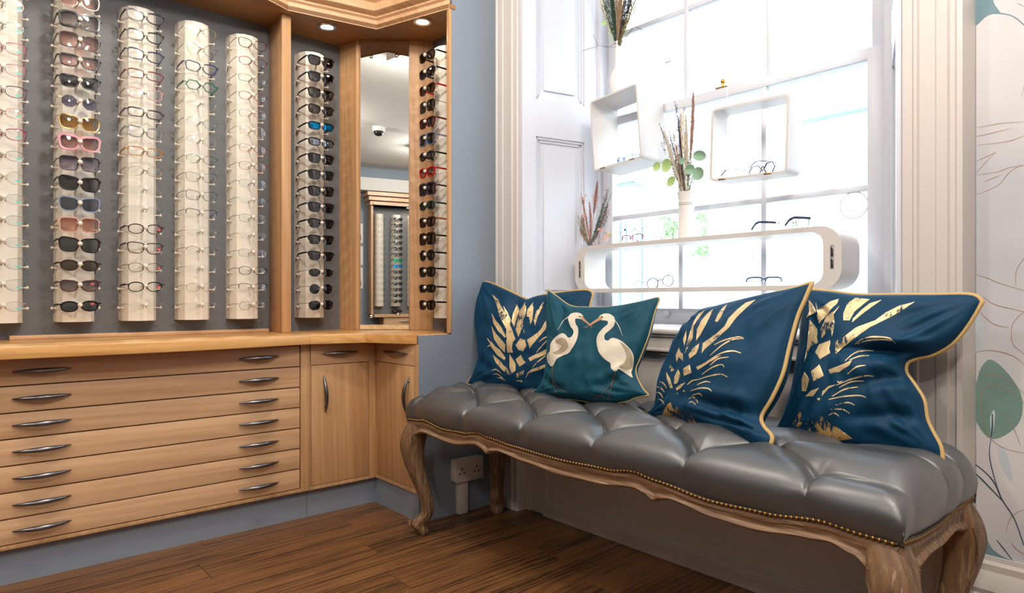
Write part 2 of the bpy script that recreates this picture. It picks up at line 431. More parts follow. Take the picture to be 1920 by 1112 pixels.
# ---- sash window
win = holder('window_1', (SX0, YW, .888), 'tall white sash window with glazing bars')
fr = MB()
fr.box(SX0 - .02, SX0 + .012, YW - .015, YW + .11, .888, WTOP); fr.box(SX1 - .012, SX1 + .06, YW - .015, YW + .11, .888, WTOP)
fr.box(SX0, SX1, YW - .01, YW + .11, WTOP - .03, WTOP)
fr.build('window_frame', DAYLITP, win, smooth=0)
def sash(y, z0, z1, bars_z, tag_):
    mb = MB(); st = .062
    mb.box(SX0 + .012, SX0 + .012 + st, y, y + .036, z0, z1, .003); mb.box(SX1 - .012 - st, SX1 - .012, y, y + .036, z0, z1, .003)
    mb.box(SX0 + .07, SX1 - .07, y + .001, y + .035, z0, z0 + (.075 if tag_ == 'lo' else .042), .003)
    mb.box(SX0 + .07, SX1 - .07, y + .001, y + .035, z1 - (.042 if tag_ == 'lo' else .05), z1, .003)
    o = mb.build('sash', DAYLITP, win, smooth=30)
    gx = [SX0 + .074 + (SX1 - SX0 - .148) * k / 3 for k in range(4)]
    for k in (1, 2):
        MB().box(gx[k] - .011, gx[k] + .011, y + .004, y + .032, z0 + .04, z1 - .04, .003).build('glazing_bar', DAYLITP, o, smooth=30)
    for bz in bars_z:
        MB().box(SX0 + .07, SX1 - .07, y + .005, y + .031, bz - .011, bz + .011, .003).build('glazing_bar', DAYLITP, o, smooth=30)
    zs = [z0 + .05] + list(bars_z) + [z1 - .03]
    for a in range(3):
        for b in range(len(zs) - 1):
            MB().box(gx[a], gx[a + 1], y + .016, y + .019, zs[b], zs[b + 1]).build('pane', PANE, o, smooth=0)
    return o
PANE = glassy('window_glass', '#f8fbfb', 0.0, 0.0)
lo_s = sash(YW, .888, 1.905, (1.405,), 'lo')
up_s = sash(YW + .042, 1.87, WTOP - .03, (2.325,), 'up')
lk = at_Y(1355, 160, YW + .01)
m_ = MB().box(lk.x - .03, lk.x + .03, YW - .002, YW + .03, 1.905, 1.911, .001).tube([(lk.x, YW + .012, 1.911), (lk.x, YW + .012, 1.928)], .006, 10)
m_.ball((lk.x, YW + .012, 1.934), .011, 12); m_.build('sash_lock', BRASS, win)
for k in (-.3, .3):
    MB().tube([(lk.x + k * .9, YW - .012, .93), (lk.x + k * .9, YW - .012, .95)], .012, 10).build('sash_lift', DAYLITP, win)
# round printed sticker on the glass
stc = at_Y(1601, 385, YW + .012)
st = thing('window_sticker', 'faint round sticker on the glass of the lower sash near the wallpaper', 'sticker', tuple(stc))
FAINT = mat('sticker_grey', '#c4ccd6', 0.6)
ring = MB()
ring.add([stc + Vector((r * cos(2 * pi * k / 48), 0, r * sin(2 * pi * k / 48))) for r in (.046, .051) for k in range(48)],
         [(k, (k + 1) % 48, 48 + (k + 1) % 48, 48 + k) for k in range(48)])
for z_, w_ in ((.014, .026), (.002, .03), (-.008, .022), (-.018, .016)):
    ring.box(stc.x - w_, stc.x + w_, stc.y - .0004, stc.y, stc.z + z_, stc.z + z_ + .0025)
ring.build('printed_ring', FAINT, st, smooth=0)

# ---- wallpapered wall, its skirting
wp_m, nt, N, L, P = nodes_of('leaf_wallpaper')
tc = N.new('ShaderNodeTexCoord'); n1 = N.new('ShaderNodeTexNoise'); n1.inputs['Scale'].default_value = 2.2; n1.inputs['Detail'].default_value = 2
L.new(tc.outputs['Object'], n1.inputs['Vector'])
cr = N.new('ShaderNodeValToRGB'); cr.color_ramp.elements[0].position = .35; cr.color_ramp.elements[0].color = lin('#c3c3c9'); cr.color_ramp.elements[1].position = .62; cr.color_ramp.elements[1].color = lin('#dbd8d8')
L.new(n1.outputs['Fac'], cr.inputs['Fac']); L.new(cr.outputs['Color'], P.inputs['Base Color']); P.inputs['Roughness'].default_value = .6
YP = 2.17
wpw = struct(MB().box(-0.534, 3.1, YP, YP + .4, 0, ZC).build('wall_wallpaper', wp_m, smooth=0), 'wall papered with watercolour leaves and gold line work')
skp = [(YP, 0), (YP, .300), (YP - .008, .300), (YP - .010, .288), (YP - .018, .280), (YP - .018, .262), (YP - .030, .240), (YP - .036, .215), (YP - .030, .200), (YP - .038, .190), (YP - .040, .0)]
struct(MB().prism(skp, -0.534, 3.0, 'X').build('baseboard_wallpaper', WHITEP, smooth=25))
WPI = [0]
def wp_poly(name, pts, m, off=.0006, label=None):
    q = [at_Y(x, y, YP) for x, y in pts]; WPI[0] += 1
    o = flat_print([(p.x, p.z) for p in q], lambda a, b: Vector((a, YP - off - WPI[0] * 2e-5, b)), .02).build(name, m, wpw, smooth=0)
    if label: o['label'] = label
    return o
def flat_print(poly, f, step):
    """a printed shape: the outline filled with a fine triangle net, each point placed by f"""
    xs = [p[0] for p in poly]; ys = [p[1] for p in poly]
    pts = [Vector(p) for p in poly]; n = len(pts)
    def inside(x, y):
        c = False; j = n - 1
        for i in range(n):
            if (poly[i][1] > y) != (poly[j][1] > y) and x < (poly[j][0] - poly[i][0]) * (y - poly[i][1]) / (poly[j][1] - poly[i][1]) + poly[i][0]: c = not c
            j = i
        return c
    y = min(ys) + step / 2
    while y < max(ys):
        x = min(xs) + step / 2
        while x < max(xs):
            if inside(x, y): pts.append(Vector((x, y)))
            x += step
        y += step
    r = delaunay_2d_cdt(pts, [], [list(range(n))], 1, 1e-6)
    mb = MB(); mb.add([f(v.x, v.y) for v in r[0]], [list(t) for t in r[2]])
    return mb
def smooth_poly(pts, k=3, closed=True):
    """catmull-rom through pts"""
    out = []; n = len(pts)
    for i in range(n if closed else n - 1):
        p0, p1, p2, p3 = [pts[(i + j - 1) % n] if closed else pts[max(0, min(n - 1, i + j - 1))] for j in range(4)]
        for s in range(k):
            t = s / k
            out.append(tuple(.5 * (2 * p1[a] + (p2[a] - p0[a]) * t + (2 * p0[a] - 5 * p1[a] + 4 * p2[a] - p3[a]) * t * t + (3 * p1[a] - p0[a] - 3 * p2[a] + p3[a]) * t ** 3) for a in range(2)))
    if not closed: out.append(tuple(pts[-1]))
    return out
def stroke(pts, w0, w1=None, wm=None, k=4):
    """a tapering line as an outline"""
    w1 = w0 if w1 is None else w1; wm = max(w0, w1) if wm is None else wm
    c = smooth_poly(pts, k, False); n = len(c); L_ = []; R_ = []
    for i, p in enumerate(c):
        a = c[max(0, i - 1)]; b = c[min(n - 1, i + 1)]; dx, dy = b[0] - a[0], b[1] - a[1]; l = sqrt(dx * dx + dy * dy) or 1
        t = i / (n - 1); w = (w0 * (1 - 2 * t) + wm * 2 * t) if t < .5 else (wm * (2 - 2 * t) + w1 * (2 * t - 1)); w = max(w, .05) / 2
        L_.append((p[0] - dy / l * w, p[1] + dx / l * w)); R_.append((p[0] + dy / l * w, p[1] - dx / l * w))
    return L_ + R_[::-1]
def Zt(ox, oy, s): return lambda pts: [(ox + x / s, oy + y / s) for x, y in pts]
LEAFG = mat('print_sage', '#74928a', 0.6, var=0.25, vscale=14); TEALP = mat('print_teal', '#6d8b93', 0.6, var=0.3, vscale=12)
INK = mat('print_ink', '#34495a', 0.6); COPPER = mat('print_copper', '#b08a6c', 0.5, 0.1, var=.3, vscale=150); PALELEAF = mat('print_mist', '#c2ccd2', 0.6, var=.06, vscale=8)
z8 = Zt(1800, 380, 1.517); z7 = Zt(1800, 0, 2.78)
wp_poly('pale_leaf_print', smooth_poly(z8([(38, 320), (60, 330), (72, 360), (60, 410), (38, 425)])), PALELEAF)
wp_poly('pale_leaf_print', smooth_poly(z8([(110, 690), (135, 720), (150, 790), (130, 770), (112, 730)])), PALELEAF)
wp_poly('leaf_print', smooth_poly(z8([(80, 447), (60, 470), (50, 500), (37, 560), (38, 600), (60, 645), (90, 672), (130, 660), (165, 630), (178, 590), (172, 540), (140, 490), (105, 455)])), LEAFG, label='sage green leaf printed on the wallpaper')
wp_poly('leaf_print', smooth_poly(z8([(55, 905), (70, 930), (85, 975), (110, 1000), (150, 1020), (110, 1012), (60, 1003)])), TEALP)
wp_poly('leaf_print', smooth_poly(z7([(75, -4), (165, -4), (180, 35), (210, 70), (170, 72), (130, 90), (85, 132), (76, 100)])), TEALP, label='slate blue leaf print at the top')
wp_poly('leaf_shine_print', smooth_poly(z8([(88, 648), (86, 610), (96, 590), (100, 600), (98, 630), (92, 655)])), PALELEAF)
for s_ in ([(170, 0), (182, 30), (212, 70)], [(210, 70), (260, 78), (300, 100), (340, 136)]): wp_poly('stem_print', z7(stroke(s_, 5, 5)), TEALP)
for s_, w in (([(92, 600), (92, 640), (88, 668)], 5), ([(88, 672), (84, 720), (100, 790), (120, 845)], 3), ([(28, 733), (70, 765), (100, 800), (120, 845), (155, 900), (182, 975)], 4), ([(28, 755), (70, 795), (118, 845)], 4), ([(105, 960), (125, 985), (150, 1018)], 3)):
    wp_poly('stem_print', z8(stroke(s_, w * .6, w * .6, w)), INK)
for s_ in ([(40, 203), (80, 215), (110, 228), (182, 250)], [(65, 268), (100, 290), (140, 300), (182, 310)], [(58, 312), (95, 345), (140, 355)], [(45, 425), (90, 420), (150, 435), (184, 462)], [(184, 155), (160, 195), (160, 240)], [(184, 308), (150, 345), (150, 400), (184, 430)],
           [(45, 575), (62, 540), (90, 520), (130, 530), (184, 570)], [(64, 530), (60, 575), (68, 625), (90, 672), (130, 700), (184, 712)], [(50, 477), (80, 490), (120, 495), (184, 542)], [(120, 590), (150, 635), (172, 690)], [(184, 872), (155, 885), (137, 910), (132, 935)], [(145, 965), (160, 985), (184, 1000)]):
    wp_poly('gold_line_print', z8(stroke(s_, .8, .8, 1.7)), COPPER)
for s_ in ([(90, 665), (160, 652), (240, 640), (336, 635)], [(76, 713), (160, 695), (260, 670)], [(90, 757), (230, 740), (290, 725), (336, 705)], [(85, 840), (135, 818), (188, 793)], [(188, 793), (130, 850), (85, 903)], [(85, 912), (200, 895), (250, 875), (336, 860)], [(130, 945), (220, 910)], [(78, 1018), (200, 965), (250, 905), (300, 870), (336, 862)], [(295, 14), (336, 32)], [(336, 440), (322, 505)]):
    wp_poly('gold_line_print', z7(stroke(s_, 1, 1, 2.2)), COPPER)

# ---- twin socket outlet on the pier, with its trunking
so = thing('wall_socket', 'white twin socket outlet on the blue-grey wall under the bench', 'socket', (XG, 1.865, 0))
MB().box(XG, XG + .040, 1.782, 1.938, .158, .260, .004).build('back_box', PLASTIC, so)
fp = MB().box(XG + .040, XG + .047, 1.779, 1.941, .155, .263, .003).build('faceplate', PLASTIC, so)
for cy in (1.815, 1.900):
    h = MB()
    for dy, dz, w, hh in ((0, .012, .006, .012), (-.012, -.010, .010, .006), (.012, -.010, .010, .006)):
        h.box(XG + .0468, XG + .0476, cy + dy - w / 2, cy + dy + w / 2, .205 + dz - hh / 2, .205 + dz + hh / 2)
    h.build('pin_hole', BLACKP, fp, smooth=0)
    MB().box(XG + .047, XG + .051, cy + .018, cy + .030, .228, .246, .001).build('switch', PLASTIC, fp)
MB().box(XG, XG + .030, 1.812, 1.862, 0.001, .158, .002).build('cable_trunking', PLASTIC, so)

# ---- ceiling light panels (they hold the lamps set at the top) and a dome camera
for k, (px_, py_) in enumerate(CEIL_PANELS):
    lab = ['square ceiling light box nearest the drawers', 'square ceiling light box far behind the drawers', 'square ceiling light box above the shop floor', 'square ceiling light box at the back of the shop', 'square ceiling light box nearest the window'][k]
    t = thing('ceiling_light', lab, 'light', (px_, py_, ZC), 'ceiling light panels')
    MB().box(px_ - .20, px_ + .20, py_ - .20, py_ + .20, ZC - .10, ZC, .004).build('frame', PLASTIC, t)
    MB().box(px_ - .18, px_ + .18, py_ - .18, py_ + .18, ZC - .104, ZC - .10).build('diffuser', emit('diffuser_glow', '#fff4e6', 3.0), t, smooth=0)
# ================================================================== JOINERY
XF, YF2 = -2.87, 1.60             # cabinet fronts (drawers / return)
DG = .0048
def bow_handle(name, p, q, out, parent, thick=.0098, rise=.024):
    """a bowed spindle-shaped pull from p to q standing off along OUT"""
    p = Vector(p); q = Vector(q); out = Vector(out); pts = []; rad = []
    for i in range(17):
        t = i / 16; s = sin(pi * t)
        pts.append(p.lerp(q, t) + out * (.004 + rise * s ** .8)); rad.append(.0018 + (thick - .0018) * s ** .8)
    mb = MB().tube(pts, rad, 10)
    for t in (.14, .86):
        c = p.lerp(q, t); mb.tube([c, c + out * (.004 + rise * sin(pi * t) ** .8)], .003, 8)
    return mb.build(name, STEEL, parent, smooth=60)
# drawer chest along the left wall: it runs on out of the picture
dc = thing('drawer_chest', 'wide oak chest of seven shallow drawers with bowed pewter handles under the counter', 'cabinet', (XF - .2, .68, 0))
m_ = MB().box(XB + .002, XF - .022, -.36, 1.262, .131, .796, 0); m_.build('carcass', mat('oak_plain', '#9a7148', .6), dc, smooth=0)
m_ = MB().box(XF - .022, XF, 1.219, 1.262, .131, .80, .001)
m_.box(XF - .022, XF, -.36, 1.2185, .131, .1455, .001); m_.build('face_frame', OAKV, dc)
MB().box(XF - .035, XF - .024, -.36, 1.262, .14, .796).build('drawer_gap_shade', GAPSHADE, dc, smooth=0)  # added dark sheet: its colour stands for the shade in the drawer gaps
zl = [.147, .237, .329, .422, .515, .606, .700, .796]
for k in range(7):
    d = MB().box(XF - .021, XF, -.355, 1.2185 - DG, zl[k] + DG * .5, zl[k + 1] - DG * .5, .0012).build('drawer_front', OAKH, dc)
    zm = (zl[k] + zl[k + 1]) / 2 + .004
    for ya, yb in ((.178, .350), (.946, 1.117)):
        bow_handle('handle', (XF, ya, zm - .002), (XF, yb, zm + .0), (1, 0, 0), d)
pl = MB().box(XF - .06, -2.905, -.36, 1.262, 0, .131).build('plinth', BLUEGREY, dc, smooth=0)
# corner cupboards
def cupboard(name, label, loc):
    return thing(name, label, 'cabinet', loc)
c1 = cupboard('corner_cupboard', 'oak corner cupboard with vertical bowed handle beside the drawer chest', (XF - .2, 1.43, 0))
MB().box(XB + .002, XF - .022, 1.264, 1.94, .131, .796).build('carcass', mat('oak_plain', '', .6), c1, smooth=0)
m_ = MB().box(XF - .022, XF, 1.2635, 1.267, .131, .80).box(XF - .022, XF, 1.563, YF2, .131, .80, .001)
m_.box(XF - .022, XF, 1.267, 1.563, .131, .147); m_.build('face_frame', OAKV, c1)
f = MB().box(XF - .021, XF, 1.264, 1.563, .703, .80, .001).build('drawer_front', OAKH, c1)
bow_handle('handle', (XF, 1.322, .753), (XF, 1.502, .753), (1, 0, 0), f)
d = MB().box(XF - .021, XF, 1.2695, 1.5615, .149, .700, .0015).build('door', OAKV, c1)
bow_handle('handle', (XF, 1.335, .480), (XF, 1.325, .652), (1, 0, 0), d)
MB().box(XF - .04, XF - .0215, 1.2665, 1.5655, .14, .79).build('door_gap_shade', GAPSHADE, c1, smooth=0)  # dark sheet added behind the door, gap shade put into its colour
MB().box(XF - .06, -2.905, 1.264, 1.615, 0, .131).build('plinth', BLUEGREY, c1, smooth=0)
c2 = cupboard('return_cupboard', 'narrow oak cupboard on the return, its door handle just above the bench end', (-2.68, 1.75, 0))
MB().box(XF + .001, XG - .101, YF2 + .022, 1.94, .131, .796).build('carcass', mat('oak_plain', '', .6), c2, smooth=0)
m_ = MB().box(XF + .001, XF + .008, YF2, YF2 + .022, .131, .80).box(-2.522, XG, YF2, YF2 + .0065, .131, .80)
m_.box(XF + .008, -2.522, YF2, YF2 + .022, .131, .149); m_.build('face_frame', OAKV, c2)
f = MB().box(XF + .008, -2.523, YF2, YF2 + .021, .703, .80, .001).build('drawer_front', OAKX, c2)
bow_handle('handle', (-2.785, YF2, .755), (-2.575, YF2, .755), (0, -1, 0), f)
d = MB().box(XF + .010, -2.524, YF2, YF2 + .021, .151, .700, .0015).build('door', OAKV, c2)
bow_handle('handle', (-2.575, YF2, .480), (-2.560, YF2, .652), (0, -1, 0), d)
MB().box(XF + .008, -2.522, YF2 + .0215, YF2 + .03, .14, .79).build('door_gap_shade', GAPSHADE, c2, smooth=0)  # same added dark backing, painted shade round the return door
MB().box(-2.905, XG - .002, 1.615, 1.66, 0, .131).build('plinth', BLUEGREY, c2, smooth=0)
# worktop with its bowed front, and the batten along its back
wt = [(XB + .001, -.40), (-2.775, -.40), (-2.757, 0.0), (-2.745, .25), (-2.738, .5), (-2.745, .72), (-2.762, .92), (-2.792, 1.12), (-2.812, 1.236), (-2.745, 1.478), (-2.500, 1.600), (XG, 1.606), (XG, 1.790), (XG - .012, YR - .001), (XB + .001, YR - .001)]
m_ = MB().prism(wt[:9] + [(XB + .001, 1.236)], .802, ZW, 'Z').build('worktop', OAKEDGE, smooth=20)
m_.location = (0, 0, 0)
WK = thing('counter_top', 'honey oak counter top with a gently bowed front edge', 'worktop', (-3.0, .8, .802))
bpy.data.objects.remove(m_)
def top_piece(poly, mt):
    bm = bmesh.new(); k = len(poly)
    vs = [bm.verts.new((x, y, .802)) for x, y in poly]; f = bm.faces.new(vs)
    r = bmesh.ops.extrude_face_region(bm, geom=[f]); bmesh.ops.translate(bm, vec=(0, 0, ZW - .802), verts=[v for v in r['geom'] if isinstance(v, bmesh.types.BMVert)])
    bmesh.ops.recalc_face_normals(bm, faces=bm.faces)
    bmesh.ops.bevel(bm, geom=[e for e in bm.edges if abs(e.verts[0].co.z - e.verts[1].co.z) < 1e-6], offset=.003, segments=2, profile=.5, affect='EDGES')
    bm.verts.index_update(); mb = MB().add([tuple(v.co) for v in bm.verts], [[v.index for v in f.verts] for f in bm.faces]); bm.free(); return mb.build('board', mt, WK, smooth=30)
top_piece(wt[:9] + [(XB + .001, 1.236)], OAKEDGE)
top_piece([(XB + .001, 1.237), (-2.812, 1.237), (-2.745, 1.478), (-2.95, 1.83), (-3.0, YR - .001), (XB + .001, YR - .001)], OAKEDGE)
top_piece([(-2.744, 1.4785), (-2.500, 1.600), (XG - .0125, 1.6065), (XG - .0125, 1.789), (XG - .045, YR - .001), (-2.999, YR - .001), (-2.949, 1.83)], wood('oak_worktop_x', '#c08242', '#dca666', 'X', rough=0.28, coat=0.3))
MB().box(XB + .001, XB + .060, .19, 1.20, ZW, ZW + .016, .003).build('back_batten', OAKH, WK)
# canopy: soffit and stepped cornice
cp = thing('display_canopy', 'oak canopy with a stepped cornice and spotlights over the spectacle displays', 'canopy', (-3.0, .9, ZS))
path = [(-2.84, -.6), (-2.80, -.1), (-2.80, .3), (-2.825, .6), (-2.875, .85), (-2.945, 1.07), (-3.005, 1.215), (-2.925, 1.635), (XG + .004, 1.775)]
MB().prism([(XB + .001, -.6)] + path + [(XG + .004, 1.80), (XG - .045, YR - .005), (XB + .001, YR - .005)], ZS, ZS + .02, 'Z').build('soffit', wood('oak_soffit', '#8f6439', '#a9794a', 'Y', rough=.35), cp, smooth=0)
prof = [(0, 0), (0, .042), (.012, .050), (.012, .058), (.040, .066), (.046, .070), (.046, .108), (.058, .116), (.058, .122), (.088, .132), (.094, .136), (.094, .172), (.106, .180), (.138, .192), (.142, .196), (.142, .25), (-.03, .25)]
def offs(o):
    out = []
    for i, p in enumerate(path):
        a = Vector(path[max(0, i - 1)]); b = Vector(path[i]); c = Vector(path[min(len(path) - 1, i + 1)])
        d1 = (b - a).normalized() if i else (c - b).normalized(); d2 = (c - b).normalized() if i < len(path) - 1 else d1
        n1 = Vector((d1.y, -d1.x)); n2 = Vector((d2.y, -d2.x)); n = (n1 + n2).normalized(); k = 1 / max(.35, n.dot(n1))
        q = b + n * o * k
        if i == len(path) - 1: q = Vector((XG + .004 + 0, b.y - (o * 1.05)))
        out.append(q)
    return out
rows = []
for o, z in prof: rows.append([(q.x, q.y, ZS - .004 + z) for q in offs(o)])
mb = MB()
tiers = [(0, 4), (3, 8), (7, 12), (11, 17)]
for a, b in tiers: mb.grid(rows[a:b])
mb.build('cornice', OAKH, cp, smooth=18)
MB().prism([(XB + .001, -.6)] + [(q.x, q.y) for q in offs(.10)][:-1] + [(XG, 1.70), (XG - .01, YR - .005), (XB + .001, YR - .005)], ZS + .25, ZS + .265, 'Z').build('top_board', OAKH, cp, smooth=0)
# display wall joinery
dv = MB().box(XB + .001, -3.062, 1.222, 1.242, ZW + .001, ZS - .001, .001); dv.box(-3.085, -3.060, 1.208, 1.252, ZW + .001, ZS - .001, .0015)
tag(dv.build('divider_panel', OAKV, smooth=30), 'upright oak divider between the long display bay and the corner bay', 'panel')
ep = MB().box(XG - .016, XG + .001, 1.773, 1.789, ZW + .001, ZS + .02, .0015); ep.box(XG - .028, XG - .0165, 1.780, YR - .005, ZW + .001, ZS + .0)
tag(ep.build('end_panel', OAKV), 'slim oak end panel of the display beside the blue-grey wall', 'panel')
# mirror across the corner, with its side cheeks
mA, mB_ = Vector((-3.115, 1.640, 0)), Vector((-2.945, 1.842, 0))
md = (mB_ - mA).normalized(); mn = Vector((md.y, -md.x, 0)); ML = (mB_ - mA).length
def MP(u, o, z): return mA + md * u + mn * o + Vector((0, 0, z))
def mbox(mb, u0, u1, o0, o1, z0, z1):
    vs = [MP(u, o, z) for z in (z0, z1) for o in (o0, o1) for u in (u0, u1)]
    return mb.add(vs, [(0, 2, 3, 1), (4, 5, 7, 6), (0, 1, 5, 4), (2, 6, 7, 3), (0, 4, 6, 2), (1, 3, 7, 5)])
mi = thing('corner_mirror', 'tall narrow mirror set diagonally in the oak corner between sunglasses racks', 'mirror', tuple(MP(ML / 2, 0, ZW)))
mbox(MB(), .0, ML, -.02, -.006, ZW + .001, ZS - .001).build('backboard', OAKV, mi, smooth=0)
mbox(MB(), .006, ML - .006, -.0055, -.0015, ZW + .028, ZS - .012).build('glass', mat('mirror_silver', '#e8ecea', 0.0, 1.0), mi, smooth=0)
mbox(MB(), .004, ML - .004, -.006, .004, ZW + .003, ZW + .027).build('bottom_rail', wood('oak_pale', '#c9a878', '#e0c79c', 'X'), mi, smooth=0)
for u, z in ((.062, .915), (ML - .062, .925), (.062, 2.275), (ML - .070, 2.28)):
    MB().lathe([(1e-5, .006), (.006, .0055), (.0095, .003), (.010, 0)], (0, 0, 0), 14, Matrix.Translation(MP(u, -.0015, z)) @ mn.to_track_quat('Z', 'Y').to_matrix().to_4x4()).build('mirror_screw', CHROME, mi, smooth=60)
def cheek(a, b, t):
    a = Vector(a); b = Vector(b); d = (b - a).normalized(); n = Vector((-d.y, d.x)) * t
    return MB().prism([tuple(a), tuple(b), tuple(b + n), tuple(a + n)], ZW + .001, ZS - .001, 'Z')
tag(cheek((XB + .001, 1.598), (-3.117, 1.636), .014).build('mirror_cheek', OAKV, smooth=0), 'oak cheek panel between the grey backboard and the mirror', 'panel')
ck = cheek((-2.940, 1.838), (-2.885, YR - .004), .014)
tag(ck.build('mirror_cheek', OAKV, smooth=0), 'oak cheek panel behind the narrow sunglasses rack beside the mirror', 'panel')
m_ = MB()
m_.prism([tuple(MP(-.018, 0, 0)[:2]), tuple(MP(0, .004, 0)[:2]), tuple(MP(.0, -.02, 0)[:2]), tuple(MP(-.018, -.02, 0)[:2])], ZW + .001, ZS - .001, 'Z')
m_.prism([tuple(MP(ML, .004, 0)[:2]), tuple(MP(ML + .020, 0, 0)[:2]), tuple(MP(ML + .020, -.02, 0)[:2]), tuple(MP(ML, -.02, 0)[:2])], ZW + .001, ZS - .001, 'Z')
m_.build('side_bead', OAKV, mi, smooth=0)
# downlights
def downlight(x, y, label, on=True, z=ZS, w=SPOT_W):
    t = thing('downlight', label, 'light', (x, y, z), 'canopy downlights')
    MB().lathe([(.030, -.001), (.031, -.006), (.043, -.0075), (.046, -.004), (.046, .0)], (x, y, z), 28).build('bezel', CHROME, t, smooth=40)
    MB().lathe([(1e-5, -.003), (.030, -.003)], (x, y, z), 28).build('lamp_lens', emit('spot_glow', '#fff0d8', 14.0), t, smooth=0)
    l = bpy.data.lights.new('downlight_lamp', 'SPOT'); l.energy = w; l.color = (1.0, 0.84, 0.64); l.spot_size = radians(140); l.spot_blend = .6; l.shadow_soft_size = .028
    lo = bpy.data.objects.new('downlight_lamp', l); COL.objects.link(lo); lo.parent = t; lo.location = (0, 0, -.012)
for (x, y), lab in zip([(-3.06, 1.435), (-2.70, 1.80), (-2.985, .905), (-2.93, .52), (-2.93, .13)],
                       ['round downlight in the canopy beside the oak divider', 'round downlight in the canopy in front of the mirror, beside the end panel', 'round downlight cut by the picture edge above the fourth rack', 'round canopy downlight above the second and third racks', 'round canopy downlight above the leftmost rack']):
    downlight(x, y if y < 1.79 else 1.76, lab)
# black pouch at the end of the shelf
pb = MB(); rows = []
for i in range(9):
    t = i / 8; z = ZW + .001 + .088 * t; w = .034 * (1 - .45 * t ** 2) + .004 * sin(t * 9); dp = .022 * (1 - .75 * t)
    rows.append([(-2.575 + w * cos(a) * 1.0 + .018 * t, 1.83 + dp * sin(a) + .01 * t, z) for a in [2 * pi * k / 14 for k in range(14)]])
pb.grid(rows, True); pb.add([rows[-1][k] for k in range(14)], [tuple(range(14))]); pb.add([rows[0][k] for k in range(14)], [tuple(range(14))])
pc = thing('spectacle_pouch', 'small black spectacle pouch standing on the counter against the end panel', 'pouch', (-2.575, 1.83, ZW))
pb.build('body', mat('black_leather', '#17171a', .4, bump=.5, bscale=300), pc, smooth=60)
MB().tube([r[3] for r in rows], .0015, 6).build('seam', mat('grey_thread', '#3a3a40', .6), pc)
# ================================================================== SPECTACLES
def lens_outline(kind, n=30):
    """outline of the lens on the +x side, outer side towards +x"""
    a, b, e, taper, lift, ln = {
        'round': (.0235, .0235, 2, 0, 0, 0), 'oval': (.0265, .0185, 2.3, .03, 0, 0), 'rect': (.0275, .0165, 3.6, .06, .001, 0),
        'square': (.0295, .0275, 4.2, .05, 0, 0), 'cat': (.0275, .0200, 2.7, .10, .0065, 0), 'bigcat': (.0300, .0255, 2.9, .12, .0075, 0),
        'way': (.0280, .0215, 3.4, .13, .003, 0), 'avi': (.0275, .0225, 2.6, .10, -.002, 0), 'oct': (.0265, .0245, 2, 0, 0, 8), 'hex': (.0270, .0205, 2, 0, .001, 6), 'half': (.0270, .0185, 3.0, .12, .002, 0)}[kind]
    out = []
    for i in range(n):
        th = 2 * pi * i / n; c, s = cos(th), sin(th)
        if ln:
            k = cos(pi / ln) / cos(((th + (pi / ln if ln == 8 else 0)) % (2 * pi / ln)) - pi / ln); k = .5 * k + .5 * min(1.03, k * 1.02)
            x, y = a * k * c * 1.02, b * k * s * 1.02
        else:
            x = a * abs(c) ** (2 / e) * (1 if c >= 0 else -1); y = b * abs(s) ** (2 / e) * (1 if s >= 0 else -1)
        x *= 1 + taper * (y / b); y += lift * max(0, x / a) * max(-.2, y / b)
        out.append((x, y))
    return out
def gcol(c, alpha=False):
    nm = 'frame_' + c.strip('#') + ('_clear' if alpha else '')
    if nm in _M: return _M[nm]
    if alpha:
        m, nt, N, L, P = nodes_of(nm); P.inputs['Base Color'].default_value = lin(c); P.inputs['Roughness'].default_value = .12; P.inputs['Alpha'].default_value = .62
        _M[nm] = m; return m
    return mat(nm, c, .25, spec=.3)
def gmetal(c): return mat('wire_' + c.strip('#'), c, .22, .9)
LENS = {
    'clear': glassy('lens_clear', '#f4f6f6', .03), 'smoke': glassy('lens_smoke', '#222127', .07), 'dark': glassy('lens_dark', '#141418', .07), 'brown': glassy('lens_brown', '#35241a', .07),
    'rose': glassy('lens_rose', '#553033', .07, bottom='#c79a92'), 'pinkgrad': glassy('lens_pink_grad', '#3a2c36', .07, bottom='#d9a9a6'), 'greygrad': glassy('lens_grey_grad', '#242329', .07, bottom='#9a8f92'),
    'purple': glassy('lens_purple', '#312e48', .07, bottom='#6e6a86'), 'purplegrad': glassy('lens_purple_grad', '#2b2944', .07, bottom='#b4a9bd'), 'amber': glassy('lens_amber', '#6e4a1c', .07, bottom='#a87c3a'),
    'blue': glassy('lens_blue', '#39435a', .08), 'orange': glassy('lens_orange', '#a8583c', .07, bottom='#e2b39c'), 'green': glassy('lens_green', '#1b2829', .09), 'olive': glassy('lens_olive', '#423114', .07),
    'bluemir': mat('lens_blue_mirror', '#0f7fb4', .06, .85), 'silvermir': mat('lens_silver_mirror', '#8d97a3', .06, .9), 'greenmir': mat('lens_green_mirror', '#12a070', .06, .85), 'skymir': mat('lens_sky_mirror', '#1a7fd0', .06, .85)}
